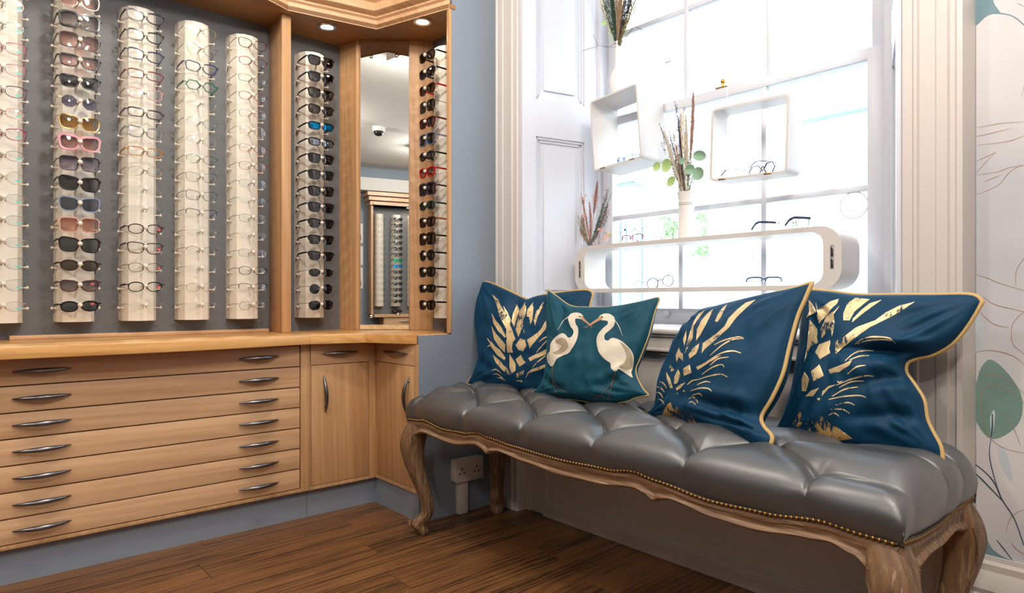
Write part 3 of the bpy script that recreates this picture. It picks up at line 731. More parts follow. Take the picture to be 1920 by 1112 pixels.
def make_glasses(name, label, loc, rz, kind, col, lens='clear', style='full', metal=False, t=None, sticker=None, temple=None, clear=False, group=None, fold=0, extra=None, merged=False, low=None, sc=1.0, rot=None):
    """style: full / top (half rim) / none. local frame: x sideways, -y forward, z up, origin at the bridge"""
    root = thing(name, label, 'glasses', loc, group, rz)
    if rot is not None: root.rotation_euler = rot
    WL[root.name] = Vector((0, 0, 0))
    fm = gmetal(col) if metal else gcol(col, clear)
    tm = fm if temple is None else (gmetal(temple) if metal else gcol(temple))
    if t is None: t = .0007 if metal else .0019
    n = 14 if merged else 30
    ol = lens_outline(kind, n); hx = .0345 if kind not in ('bigcat', 'square') else .0355; hz = -.006
    b_ = max(p[1] for p in ol)
    def wrap(x): return 1.3 * x * x
    f = MB(); lm = MB()
    for sgn in (1, -1):
        P = [Vector((sgn * (hx + x), wrap(hx + x), hz + z)) for x, z in ol]
        if sgn < 0: P = P[::-1]
        Q = P
        if style == 'top':
            cut = [p for p in P if p.z > hz - .003]; i0 = min(range(n), key=lambda i: abs(P[i].z - (hz - .003)) + (0 if P[i].z > hz - .003 and P[i - 1].z <= hz - .003 else 9))
            Q = [P[(i0 + k) % n] for k in range(len(cut))]
        if style in ('full', 'top'):
            dp = t * (1.0 if metal else 1.1); cl = style == 'full'
            c = Vector((sgn * hx, 0, hz)); rows = []
            for p in Q:
                d = Vector((p.x - c.x, 0, p.z - c.z)).normalized()
                tt = t * (1.55 if (not metal and p.z > hz + .2 * b_) else 1.0)
                rows.append([p - d * t * .6 + Vector((0, dp, 0)), p - d * t * .6 - Vector((0, dp, 0)), p + d * tt * 1.2 - Vector((0, dp, 0)), p + d * tt * 1.2 + Vector((0, dp, 0))])
            k = len(rows); vs = [q for r in rows for q in r]
            fs = [(i * 4 + j, i * 4 + (j + 1) % 4, ((i + 1) % k) * 4 + (j + 1) % 4, ((i + 1) % k) * 4 + j) for i in range(k if cl else k - 1) for j in range(4)]
            f.add(vs, fs)
        c = Vector((sgn * hx, wrap(hx), hz)); M1 = [c.lerp(p, .55) for p in P]
        for q in M1: q.y = wrap(abs(q.x)) - .0006
        lb = MB(); c.y -= .0012
        lb.add([c] + M1 + P, [(0, 1 + i, 1 + (i + 1) % n) for i in range(n)] + [(1 + i, 1 + n + i, 1 + n + (i + 1) % n, 1 + (i + 1) % n) for i in range(n)])
        lm.add(lb.v, lb.f)
        if not merged: lens_o = lb.build('lens', LENS[lens], root, smooth=180, recalc=False)
        if sticker and sgn > 0:
            sx, sz, sw, sh, scol = sticker
            s_ = MB(); q = [Vector((hx + sx + i * sw / 4, wrap(hx + sx + i * sw / 4) - .0024, hz + sz + j * sh)) for j in (0, 1) for i in range(5)]
            s_.add(q, [(i, i + 1, 6 + i, 5 + i) for i in range(4)]); s_.build('demo_sticker', mat('sticker_' + scol.strip('#'), scol, .5), lens_o, smooth=0)
    ix = hx - max(-min(p[0] for p in ol), .02); bz = hz + .35 * b_
    arch = [Vector((-ix - .001, .0, bz - .001)), Vector((-ix * .5, -.001, bz + .0035)), Vector((ix * .5, -.001, bz + .0035)), Vector((ix + .001, 0, bz - .001))]
    f.tube(arch, t * (1.2 if metal else 1.45), 6, cap=True)
    for sgn in (1, -1):
        f.tube([(sgn * (ix + .001), .001, bz - .006), (sgn * (ix - .002), .006, bz - .011)], .0006, 5)
        f.ball((sgn * (ix - .002), .007, bz - .0125), .0032, 6, (.5, .6, 1.2))
    ex = hx + max(p[0] for p in ol); ez = hz + .55 * b_ + (.004 if kind in ('cat', 'bigcat', 'way') else 0)
    for sgn in (1, -1):
        f.tube([(sgn * (ex - .002), wrap(ex), ez), (sgn * .0705, wrap(ex) + .001, ez), (sgn * .0728, wrap(ex) + .006, ez)], t * 1.3 if not metal else .0011, 5)
    fr_o = f.build('frame', fm, root, smooth=50)
    if extra: extra(root)
    th = .0011 if metal else (.0032 if t > .0015 else .0015)
    tb = MB()
    for sgn in (1, -1):
        m_ = tb if merged else MB(); y0 = wrap(ex) + .006
        if fold:      # folded across behind the front
            p = [Vector((sgn * .072, y0, ez)), Vector((sgn * .03, y0 + .008 + (.005 if sgn > 0 else 0), ez - .003)), Vector((-sgn * .035, y0 + .012 + (.005 if sgn > 0 else 0), ez - .006)), Vector((-sgn * .058, y0 + .012, ez - .028))]
        else:
            p = [Vector((sgn * .0728, y0, ez)), Vector((sgn * .0745, y0 + .045, ez - .001)), Vector((sgn * .0745, y0 + .088, ez - .003)), Vector((sgn * .073, y0 + .108, ez - .011)), Vector((sgn * .0715, y0 + .130, ez - .032))]
        rows = []
        for i, q in enumerate(p):
            h = th * (1.0 if metal else 1.25) * (1 if i < 3 else 1.15); w = .0006 if metal else .0010
            if metal and i >= len(p) - 2: h, w = .0019, .0010
            rows.append([q + Vector((a_ * w, 0, c_ * h)) for a_, c_ in ((-1, -1), (1, -1), (1, 1), (-1, 1))])
        vs = [q for r in rows for q in r]; k = len(rows)
        m_.add(vs, [(i * 4 + j, i * 4 + (j + 1) % 4, (i + 1) * 4 + (j + 1) % 4, (i + 1) * 4 + j) for i in range(k - 1) for j in range(4)] + [(3, 2, 1, 0), ((k - 1) * 4, (k - 1) * 4 + 1, (k - 1) * 4 + 2, (k - 1) * 4 + 3)])
        if not merged: m_.build('temple', tm, root, smooth=40)
    if merged: tb.build('temples', tm, root, smooth=40); lm.build('lenses', LENS[lens], root, smooth=180, recalc=False)
    return root

# ---- faceted display columns with pegs
ZB, ZT, ZROW, PITCH = .912, 2.252, .981, .081
CPROF = [(-.070, .001), (-.066, .050), (-.048, .090), (-.018, .106), (.018, .106), (.048, .090), (.066, .050), (.070, .001)]
CPROF = [(a, b) for a, b in CPROF]
peg_mesh = {}
def peg(parent, p, q, r):
    """round peg with a ball head, sharing one mesh per size"""
    p = Vector(p); q = Vector(q); L_ = (q - p).length; key = (round(L_, 4), r)
    if key not in peg_mesh:
        mb = MB().tube([(0, 0, 0), (0, 0, L_)], r * .42, 8); mb.lathe([(r * .42, L_ - r * .9), (r * .85, L_ - r * .55), (r, L_), (r * .8, L_ + r * .5), (1e-5, L_ + r * .7)], (0, 0, 0), 12)
        o = mb.build('peg', PEG, smooth=60); peg_mesh[key] = o; first = True
    else: o = peg_mesh[key].copy(); COL.objects.link(o); first = False
    if first: pass
    o.parent = parent; o.location = p - WL[parent.name]
    o.rotation_euler = (q - p).to_track_quat('Z', 'Y').to_euler()
    return o
def column(label, base, ax, out, rows=16, detail=True, group='display columns', zs=None):
    """AX: unit vector along the wall, OUT: unit vector into the room"""
    base = Vector(base); ax = Vector(ax); out = Vector(out)
    t = thing('display_column', label, 'display rack', (base.x, base.y, ZB), group)
    pr = [base + ax * a + out * b for a, b in CPROF]
    MB().prism([(p.x, p.y) for p in pr], ZB, ZT, 'Z').build('body', CREAM, t, smooth=15)
    if detail:
        for k in range(rows):
            z = ZROW + PITCH * k
            c = base + Vector((0, 0, z - base.z))
            peg(t, c + out * .105, c + out * .176, .0092)
            for s in (-1, 1): peg(t, c + ax * s * .060 + out * .062 + Vector((0, 0, -.014)), c + ax * s * .0815 + out * .066 + Vector((0, 0, -.013)), .0062)
    return t
# ================================================================== RACKS AND WHAT HANGS ON THEM
ORD = ['lowest', 'second lowest', 'third from the bottom', 'fourth from the bottom', 'fifth from the bottom', 'sixth from the bottom', 'seventh from the bottom', 'eighth from the bottom', 'eighth from the top', 'seventh from the top', 'sixth from the top', 'fifth from the top', 'fourth from the top', 'third from the top', 'second from the top', 'topmost']
TEALST = (.004, -.0125, .016, .006, '#5fbfae'); REDST = (.002, .006, .012, .006, '#e8574f')
G = []
def g(desc, kind, col, lens='clear', style='full', metal=False, **k): return (desc, kind, col, lens, style, metal, k)
T1 = dict(sticker=TEALST); R3 = dict(sticker=(.010, -.004, .013, .007, '#e0564e')); R2 = dict(sticker=REDST)
# every list runs from the bottom row upwards
RACKS = [
 ('leftmost', .165, [g('pale pink wire glasses', 'oval', '#d9b3b3', metal=True, **T1), g('teal wire glasses', 'cat', '#5f8a8c', metal=True, **T1), g('blue-grey wire glasses', 'cat', '#6c838c', metal=True, **T1), g('silvery pale wire glasses', 'oval', '#b5b3ad', metal=True, **T1),
   g('olive green wire glasses', 'oval', '#7c8258', metal=True, **T1), g('pale gold wire glasses', 'oval', '#b8a987', metal=True, **T1), g('fine gold wire glasses', 'round', '#b09a72', metal=True, **T1), g('mauve wire glasses', 'oval', '#9a7d84', metal=True, t=.0010, **T1),
   g('crimson glasses', 'cat', '#9b2236', t=.0013, **T1), g('rose brown glasses', 'oval', '#9a5d5a', metal=True, t=.0011, **T1), g('dark crimson and black glasses', 'cat', '#5a1f28', t=.0013, **T1), g('dusky rose glasses', 'cat', '#b0676d', t=.0011, **T1),
   g('rose red glasses', 'cat', '#b05060', t=.0012, **T1), g('grey teal wire glasses', 'oval', '#82a0a0', metal=True, t=.0010, **T1), g('blush pink glasses', 'oval', '#cfa9a3', metal=True, t=.0011, **T1)]),
 ('second', .406, [g('black oval sunglasses', 'oval', '#141416', 'green', t=.0024, **R2), g('black and pink sunglasses', 'cat', '#4b2a30', 'greygrad', t=.0021, **R2), g('tortoiseshell oval sunglasses', 'oval', '#2f1f16', 'olive', t=.0025), g('black tortoise cat-eye sunglasses', 'bigcat', '#221b18', 'green', t=.0024),
   g('clear pink sunglasses with orange lenses', 'square', '#e0b3a0', 'orange', t=.0017, clear=True, temple='#b0642c'), g('see-through blue sunglasses', 'bigcat', '#8b9bb5', 'blue', t=.0022, clear=True), g('dark angular cat-eye sunglasses', 'bigcat', '#1b191c', 'dark', t=.0023), g('large square purple-lensed sunglasses', 'square', '#1e1a24', 'purplegrad', t=.0013),
   g('pink cat-eye sunglasses', 'bigcat', '#c98f98', 'rose', t=.0042), g('gold rimmed cat-eye sunglasses', 'bigcat', '#a88648', 'amber', metal=True, t=.0016), g('octagonal rimless sunglasses', 'oct', '#b08d52', 'purple', 'none', True), g('narrow black sunglasses', 'way', '#111113', 'dark', t=.0024),
   g('black browline sunglasses with pink lenses', 'way', '#141416', 'pinkgrad', t=.0024), g('tortoiseshell square sunglasses', 'square', '#3f2a24', 'rose', t=.0019), g('thick black square sunglasses', 'square', '#101012', 'greygrad', t=.0036), g('rose gold edged sunglasses', 'bigcat', '#b78a7c', 'rose', metal=True, t=.0012)]),
 ('third', .638, [g('rimless pink glasses', 'oval', '#c7a19a', style='none', metal=True), g('black oval glasses', 'oval', '#161618', t=.0019, **R3), g('thin dark brown glasses', 'oval', '#4f3b35', metal=True, t=.0011, **R3), g('brown oval glasses', 'way', '#45262a', t=.0017, **R3),
   g('black and red oval glasses', 'oval', '#43202a', t=.0018, **R3), g('rimless silver glasses with black arms', 'rect', '#9a9791', style='none', metal=True, temple='#2a2a2c'), g('rimless gold glasses', 'oval', '#b6a37c', style='none', metal=True), g('thin gold wire glasses', 'oval', '#a58d58', metal=True, t=.0009),
   g('amber orange glasses', 'rect', '#b27a36', t=.0021, clear=True), g('smoky grey clear glasses', 'cat', '#7d7f82', t=.0022, clear=True), g('dark brown rectangular glasses', 'rect', '#33201b', t=.0022), g('pale pink clear glasses', 'cat', '#c79a96', t=.0019, clear=True),
   g('dark red rectangular glasses', 'rect', '#6b2228', t=.0021), g('navy blue glasses', 'cat', '#1d2547', t=.0022), g('black and green cat-eye glasses', 'cat', '#17201e', t=.0024), g('black cat-eye glasses', 'cat', '#131315', t=.0024)]),
 ('fourth', .860, [g('rimless rose gold glasses', 'oval', '#c3a08c', style='none', metal=True), g('thin pale gold glasses', 'oval', '#bba98a', metal=True, t=.0008), g('rimless rosy glasses', 'rect', '#caa593', style='none', metal=True), g('brown half rim glasses', 'oval', '#8a6a54', style='top', metal=True, t=.0010),
   g('rimless gold wire glasses', 'rect', '#b9a586', style='none', metal=True), g('purple topped half rim glasses', 'cat', '#4d3466', style='top', metal=True, t=.0014), g('black and teal wire glasses', 'cat', '#3b4446', metal=True, t=.0010, temple='#2f6f66'), g('thin dark wire glasses', 'cat', '#5d5a52', metal=True, t=.0008),
   g('dark green wire glasses', 'oval', '#50604f', metal=True, t=.0009), g('thin silver wire glasses', 'oval', '#aaa393', metal=True, t=.0008), g('teal-armed wire glasses', 'hex', '#6b8280', metal=True, t=.0009, temple='#2f6f66'), g('rimless pale gold glasses', 'rect', '#c9b48e', style='none', metal=True),
   g('emerald green glasses', 'hex', '#1f5f4e', t=.0019), g('indigo cat-eye glasses', 'cat', '#2c2d55', t=.0018), g('bronze wire glasses', 'round', '#7a6b58', metal=True, t=.0009), g('gold green wire glasses', 'oval', '#a39a70', metal=True, t=.0009)]),
 ('fifth', 1.084, [g('fine grey six-sided glasses', 'hex', '#8c8580', metal=True, t=.0009), g('black half rim glasses', 'cat', '#2c2a2a', style='top', metal=True, t=.0013), g('black wire glasses', 'oval', '#26282a', metal=True, t=.0012), g('fine silver rectangular glasses', 'rect', '#a7a49c', metal=True, t=.0008),
   g('rimless pale glasses', 'oval', '#b9b0a0', style='none', metal=True), g('grey green wire glasses', 'oval', '#8b9a8e', metal=True, t=.0008), g('rimless glasses with teal bridge', 'oval', '#7fa39a', style='none', metal=True), g('fine blue silver glasses', 'oval', '#8e99a6', metal=True, t=.0008),
   g('dark coral glasses', 'oval', '#a85d48', metal=True, t=.0010), g('coral wire glasses', 'oval', '#b66a52', metal=True, t=.0010), g('round gold glasses', 'round', '#c0a27a', metal=True, t=.0010), g('powder pink glasses', 'oval', '#b98f95', metal=True, t=.0011),
   g('rust brown glasses', 'oval', '#8f4a34', metal=True, t=.0011), g('thin brown-grey glasses', 'rect', '#6f655e', metal=True, t=.0010), g('crimson black-armed glasses', 'oval', '#8e2c3f', metal=True, t=.0012, temple='#1b1b1d'), g('deep red glasses', 'cat', '#5e2026', metal=True, t=.0013)]),
 ('sixth', 1.420, [g('gunmetal aviator sunglasses', 'avi', '#2a2a2c', 'dark', metal=True, t=.0010), g('round black sunglasses', 'round', '#1f1f21', 'dark', metal=True, t=.0010), g('slim dark metal sunglasses', 'oval', '#1f1f21', 'dark', metal=True, t=.0011), g('browline sunglasses', 'way', '#191718', 'smoke', 'top', t=.0022),
   g('matt browline sunglasses', 'way', '#1d1b1b', 'smoke', 'top', t=.0024), g('gold trimmed browline sunglasses', 'way', '#171516', 'smoke', 'top', t=.0025), g('navy black sunglasses', 'way', '#15182a', 'dark', t=.0022), g('plain black sunglasses', 'way', '#121214', 'dark', t=.0023),
   g('grey green black sunglasses', 'way', '#2b2d28', 'dark', t=.0024), g('black cat-eye sunglasses', 'way', '#151517', 'smoke', t=.0021), g('silver mirrored sunglasses', 'rect', '#151517', 'silvermir', t=.0024), g('blue mirrored sunglasses', 'rect', '#151619', 'bluemir', t=.0024),
   g('brown black sunglasses', 'cat', '#231a16', 'brown', t=.0021), g('dark tortoiseshell sunglasses', 'way', '#2d1c13', 'dark', t=.0023), g('midnight blue sunglasses', 'way', '#171b29', 'smoke', t=.0022), g('black rectangular sunglasses', 'way', '#111113', 'smoke', t=.0022)]),
]
for nm_, yc, rows in RACKS:
    base = Vector((XB, yc, 0))
    lab = {'leftmost': 'leftmost spectacle rack, cut by the picture edge, holding mostly red and pale glasses', 'second': 'second spectacle rack, filled with sunglasses', 'third': 'third spectacle rack from the picture edge, holding clear glasses and amber ones', 'fourth': 'fourth spectacle rack with green and indigo glasses near its top',
           'fifth': 'fifth spectacle rack, clear glasses, next to the oak divider', 'sixth': 'sunglasses rack between the oak divider and the mirror'}[nm_]
    column(lab, base, (0, 1, 0), (1, 0, 0), rows=len(rows) + (1 if nm_ == 'leftmost' else 0))
    rk = {'leftmost': 'leftmost rack', 'second': 'second rack', 'third': 'third rack', 'fourth': 'fourth rack', 'fifth': 'rack left of the divider', 'sixth': 'rack between divider and mirror'}[nm_]
    for k, (desc, kind, col, lens, style, metal, kw) in enumerate(rows):
        gname = 'sunglasses' if lens != 'clear' else 'eyeglasses'
        nm2 = ('topmost in view' if nm_ == 'leftmost' and k == len(rows) - 1 else ORD[k])
        o = make_glasses(gname, '%s, %s on the %s' % (desc, nm2, rk), (XB + .166, yc, ZROW + PITCH * k), pi / 2, kind, col, lens, style, metal, group=gname + ' on the ' + rk, **kw)
        o.rotation_euler = (0, radians(((k * 37) % 7 - 3) * .5), pi / 2)
RET = [g('slim black cat-eye sunglasses', 'cat', '#17120f', 'brown', t=.0024), g('black rectangular sunglasses', 'rect', '#121214', 'dark', t=.0028), g('black sunglasses', 'way', '#141416', 'smoke', t=.0024), g('round black sunglasses', 'round', '#15151a', 'dark', t=.0024, metal=False),
       g('brown square sunglasses', 'square', '#30201a', 'brown', t=.0022), g('orange-armed tortoiseshell sunglasses', 'way', '#3a2115', 'brown', t=.0024, temple='#a8552a'), g('bottle green sunglasses', 'oval', '#173d38', 'green', t=.0024), g('flower patterned dark sunglasses', 'square', '#3b2f3f', 'smoke', t=.0030),
       g('bright red sunglasses', 'cat', '#b3131b', 'rose', t=.0026), g('dark olive blue-lensed sunglasses', 'oval', '#1d2019', 'blue', t=.0022), g('blue grey see-through sunglasses', 'square', '#6f7690', 'dark', t=.0028, clear=True), g('dark red sunglasses', 'way', '#5c171a', 'dark', t=.0023),
       g('gunmetal square sunglasses', 'square', '#3a3a38', 'smoke', metal=True, t=.0010), g('red-armed brown sunglasses', 'cat', '#4a1e18', 'brown', t=.0024, temple='#b3131b'), g('navy sunglasses', 'cat', '#171a2c', 'smoke', t=.0024), g('black brown sunglasses', 'cat', '#1a1310', 'brown', t=.0024)]
XR7 = -2.695
column('narrow sunglasses rack on the return wall, between mirror and end panel', (XR7, YR - .004, 0), (1, 0, 0), (0, -1, 0))
for k, (desc, kind, col, lens, style, metal, kw) in enumerate(RET):
    make_glasses('sunglasses', '%s, %s on the rack beside the end panel' % (desc, ORD[k]), (XR7, YR - .004 - .166, ZROW + PITCH * k), 0, kind, col, lens, style, metal, group='sunglasses on the return rack', **kw)

# ---- the display across the shop, seen in the mirror
ua = Vector((cos(a_), sin(a_), 0)); uo = Vector((-sin(a_), cos(a_), 0))
fc = thing('far_display', 'oak framed spectacle display across the shop, seen in the mirror', 'display', tuple(on_back(.6, .1, 0)))
mb = MB(); back_box(mb, 0.0, 1.30, .001, .02, .80, 2.36); mb.build('backboard', BACKGREY, fc, smooth=0)
mb = MB(); back_box(mb, -.02, .012, .001, .20, .80, 2.36); mb.build('side_panel', OAKV, fc, smooth=0)
mb = MB(); back_box(mb, 1.30, 1.33, .001, .20, .80, 2.36); mb.build('side_panel', OAKV, fc, smooth=0)
mb = MB(); back_box(mb, 0.0, 1.32, .001, .26, 2.36, 2.38)
for i, (o0, z0) in enumerate(((.24, 2.36), (.29, 2.42), (.34, 2.48))): back_box(mb, -.04 - .03 * i, 1.36, .001, o0, z0, z0 + .05)
mb.build('cornice', OAKH, fc, smooth=0)
mb = MB(); back_box(mb, -.0, 1.36, .001, .32, .76, .80); mb.build('counter', OAKH, fc, smooth=0)
mb = MB(); back_box(mb, .14, 1.36, .001, .29, .10, .76); mb.build('cabinet', OAKV, fc, smooth=0)
for z_ in (.62, .48, .34, .20):
    mb = MB(); back_box(mb, .16, 1.34, .29, .293, z_ - .001, z_ + .13); mb.build('drawer_front', OAKH, fc, smooth=0)
mb = MB(); q0 = on_back(.36, .293, .69); q1 = on_back(.56, .293, .69); mb.tube([q0, (q0 + q1) / 2 + uo * .03, q1], [.003, .008, .003], 8); mb.build('handle', STEEL, fc)
for k in range(3):
    c = on_back(.13 + .25 * k, .0205, 0)
    column(['far rack of clear glasses at the frame edge, seen in the mirror', 'far rack of sunglasses seen in the middle of the mirror', 'far rack of clear glasses at the mirror edge'][k], c, ua, uo, detail=False, group='racks seen in the mirror')
    for r in range(15):
        z = .99 + .085 * r; lens, col, lab = 'clear', '#3b3633', ['clear glasses on the far frame-edge rack, seen in the mirror', '', 'clear glasses on the far rack at the mirror edge'][k]
        if k == 1:
            lens, col, lab = 'dark', '#151517', 'dark sunglasses on the far middle rack, seen in the mirror'
            if r == 6: lens, lab = 'skymir', 'small sunglasses with sky blue mirror lenses, seen in the mirror'
            if r == 7: lens, lab = 'greenmir', 'small sunglasses with green mirror lenses, seen in the mirror'
        p = c + uo * .168
        lab = lab.replace(', seen in the mirror', ' in the mirror') + ', ' + (ORD[r] if r < 7 else ORD[r + 1])
        make_glasses('sunglasses' if k == 1 else 'eyeglasses', lab, (p.x, p.y, z), a_ + pi, ['oval', 'way', 'cat'][k], ['#5c5048', '#151517', '#3b3633'][k], lens, 'full', k != 1, group='glasses on the far rack %s' % ['at the frame', 'in the middle', 'at the mirror edge'][k], merged=True)
bk = thing('spectacle_case', 'black spectacle case lying under the far racks, seen in the mirror', 'case', tuple(on_back(.38, .12, .80)))
mb = MB().ball(on_back(.38, .12, .835), .1, 16, (1, 1, 1)); mb.v = [(on_back(.38, .12, .835) + Vector(((v[0] - on_back(.38, .12, 0).x) * .95, (v[1] - on_back(.38, .12, 0).y) * .5, (v[2] - .835) * .34)))[:] for v in mb.v]
mb.build('shell', BLACKP, bk, smooth=180)
q = on_back(.55, .15, ZS); downlight(q.x, q.y, 'small downlight under the far canopy, seen in the mirror', w=3.0)
# cards on the far wall left of that display
for k, (z0, z1) in enumerate(((2.08, 2.36), (1.76, 2.03), (1.42, 1.72))):
    t = thing('wall_card', ['white card with a dark red figure above two others, seen in the mirror', 'plain white card between two picture cards, seen in the mirror', 'lowest white card with a dark figure, seen in the mirror'][k], 'card', tuple(on_back(-.16, .004, z0)))
    mb = MB(); back_box(mb, -.26, -.09, .001, .006, z0 - .25, z1 - .25); mb.build('paper', mat('card_white', '#d8d3cf', .6), t, smooth=0)
    if k != 1:
        pts = [(-.06, 0), (.06, 0), (.055, .08), (.02, .13), (.012, .19), (-.012, .19), (-.02, .13), (-.055, .08)]
        MB().add([on_back(-.175 + a, .0075, z0 - .21 + b) for a, b in pts], [tuple(range(8))]).build('figure_print', mat('card_maroon', '#5a2c30', .6), t, smooth=0)
dcx = Vector((-.55, -1.35, ZC))
t = thing('dome_camera', 'small white and black dome camera on the ceiling, seen in the mirror', 'camera', tuple(dcx))
MB().lathe([(.07, 0), (.07, -.035), (.06, -.05), (1e-5, -.05)], dcx, 20).build('housing', PLASTIC, t)
MB().lathe([(.055, -.045), (.052, -.07), (.035, -.092), (1e-5, -.10)], dcx, 20).build('dome', BLACKP, t, smooth=180)
# ================================================================== BENCH
LEATHER = mat('grey_leather', '#36383c', 0.43, bump=.10, bscale=420, spec=1.0, coat=1.0)
BX0, BX1, BY0, BY1 = -2.415, -.505, 1.505, 2.005          # seat rail outline
be = thing('tufted_bench', 'long button-tufted grey leather bench on carved weathered oak cabriole legs', 'bench', ((BX0 + BX1) / 2, (BY0 + BY1) / 2, 0))
tufts = []; 
xa = [-2.345 + .327 * k for k in range(6)]; xb = [-2.18 + .327 * k for k in range(5)]
rows_t = [(1.578, xa), (1.688, xb), (1.800, xa), (1.915, xb)]
segs = []
for r in range(3):
    for x in rows_t[r][1]:
        for x2 in rows_t[r + 1][1]:
            if abs(x2 - x) < .2: segs.append((x, rows_t[r][0], x2, rows_t[r + 1][0]))
for x in xa: segs.append((x, 1.578, x * 1.0 + (x + 1.46) * .02, 1.44))
for x in xb: segs.append((x, 1.915, x, 2.07))
for y in (1.578, 1.800): segs.append((xa[0], y, xa[0] - .15, y - .01)); segs.append((xa[-1], y, xa[-1] + .3, y - .01))
for y in (1.688, 1.915): segs.append((xb[0], y, xb[0] - .34, y))
segs.append((xb[-1], 1.915, xb[-1] + .42, 1.91))
for r, xs in rows_t: tufts += [(x, r) for x in xs]
def sdist(x, y):
    best = 9
    for x0, y0, x1, y1 in segs:
        if min(x0, x1) - .09 > x or max(x0, x1) + .09 < x or min(y0, y1) - .09 > y or max(y0, y1) + .09 < y: continue
        dx, dy = x1 - x0, y1 - y0; t = max(0, min(1, ((x - x0) * dx + (y - y0) * dy) / (dx * dx + dy * dy)))
        d = sqrt((x - x0 - t * dx) ** 2 + (y - y0 - t * dy) ** 2)
        if d < best: best = d
    return best
def interp(tab, x):
    if x <= tab[0][0]: return tab[0][1]
    for (a, b), (c, d) in zip(tab, tab[1:]):
        if x <= c:
            t = (x - a) / (c - a); t = t * t * (3 - 2 * t); return b + (d - b) * t
    return tab[-1][1]
FT = [(-2.43, .486), (-2.34, .492), (-2.29, .499), (-2.15, .482), (-2.02, .486), (-1.93, .500), (-1.87, .493), (-1.73, .486), (-1.50, .481), (-1.30, .487), (-1.20, .501), (-1.12, .492), (-.94, .476), (-.80, .480), (-.66, .494), (-.58, .488), (-.49, .486)]
FB = [(-2.43, .40), (-2.36, .428), (-2.28, .449), (-2.08, .436), (-1.935, .456), (-1.90, .448), (-1.876, .435), (-1.845, .447), (-1.806, .457), (-1.65, .446), (-1.50, .434), (-1.35, .438), (-1.19, .456), (-1.155, .447), (-1.130, .435), (-1.105, .447), (-1.07, .455), (-.93, .438), (-.84, .434), (-.70, .449), (-.65, .454), (-.60, .440), (-.56, .410), (-.49, .38)]
NX, NY = 420, 130
HX, HY = (BX1 - BX0) / 2 + .016, (BY1 - BY0) / 2 + .013; RR = .085; ZM = .536; ZTOP = .640
def prof1(p, half):
    """parameter -1..1 to (position, height factor)"""
    s = abs(p); p0 = .80; sg = 1 if p >= 0 else -1
    if s <= p0: return sg * s / p0 * (half - RR), 1.0
    th = (s - p0) / (1 - p0) * radians(115); return sg * (half - RR + RR * sin(th)), cos(th)
from mathutils import noise as _ns
rows = []
cxb, cyb = (BX0 + BX1) / 2, (BY0 + BY1) / 2
for j in range(NY + 1):
    py = -1 + 2 * j / NY; gy, fy = prof1(py, HY); r = []
    for i in range(NX + 1):
        px = -1 + 2 * i / NX; s = abs(px); p0 = .94; sg = 1 if px >= 0 else -1
        if s <= p0: gx, fx = sg * s / p0 * (HX - RR), 1.0
        else: th = (s - p0) / (1 - p0) * radians(115); gx, fx = sg * (HX - RR + RR * sin(th)), cos(th)
        fz = 1 - sqrt((1 - fx) ** 2 + (1 - fy) ** 2) if (fx < 1 and fy < 1) else min(fx, fy); fz = max(fz, -.424)
        x, y = cxb + gx, cyb + gy
        d = sdist(x, y); dt = min((x - a) ** 2 + (y - b) ** 2 for a, b in tufts)
        puff = 1 - math.exp(-(d / .034) ** 1.3)
        amp = .030 * max(0.25, fz if fz > 0 else .25)
        crease = amp * .8 * (1 - puff) + .016 * math.exp(-dt / .0009) * max(0, fz) + .014 * math.exp(-(d / .0035) ** 2) * (1 if fz > .3 else .45)
        q_ = max(0, min(1, (y - 1.52) / .17)); zt_y = ZTOP - .034 * (1 - q_ * q_ * (3 - 2 * q_))
        z = (ZM + (zt_y - ZM) * fz if fz > 0 else ZM + (ZM - .472) * fz / .422) - crease * max(.0, fz * .6 + .4)
        # pleats pull the sides in too
        pull = .010 * (1 - puff) * (1 - abs(fz))
        x -= sg * pull * (1 - fx); y -= (1 if gy > 0 else -1) * pull * (1 - fy) * 1.2
        z += .004 * _ns.noise(Vector((x * 9, y * 9, 0))) * max(0, fz)
        if fz < 0:                      # the hide is drawn in and tacked down along the rail
            q2 = min(1, -fz / .42); q2 = q2 * q2 * (3 - 2 * q2); front = (gy < 0 and fy <= fx + .02)
            tz = interp(FT, x) - .003 if front else .478
            z = z * (1 - q2) + tz * q2
            if fy < .3: y = y * (1 - q2) + (BY0 + .003 if gy < 0 else BY1 - .003) * q2
            if fx < .3: x = x * (1 - q2) + (BX0 + .003 if gx < 0 else BX1 - .003) * q2
        r.append((x, y, z))
    rows.append(r)
se = MB().grid(rows); se.build('seat_cushion', LEATHER, be, smooth=180)
MB().box(BX0 + .02, BX1 - .02, BY0 + .02, BY1 - .02, .478, .50).build('seat_base', mat('black_lining', '#1a1818', .9), be, smooth=0)
BT = MB()
for x, y in tufts: BT.ball((x, y, ZTOP - .034 * (1 - (lambda q: q * q * (3 - 2 * q))(max(0, min(1, (y - 1.52) / .17)))) - .0545), .010, 10, (1, 1, .5))
BT.build('button', LEATHER, be, smooth=180)
be_btn = bpy.data.objects['button']; be_btn['kind'] = 'stuff'
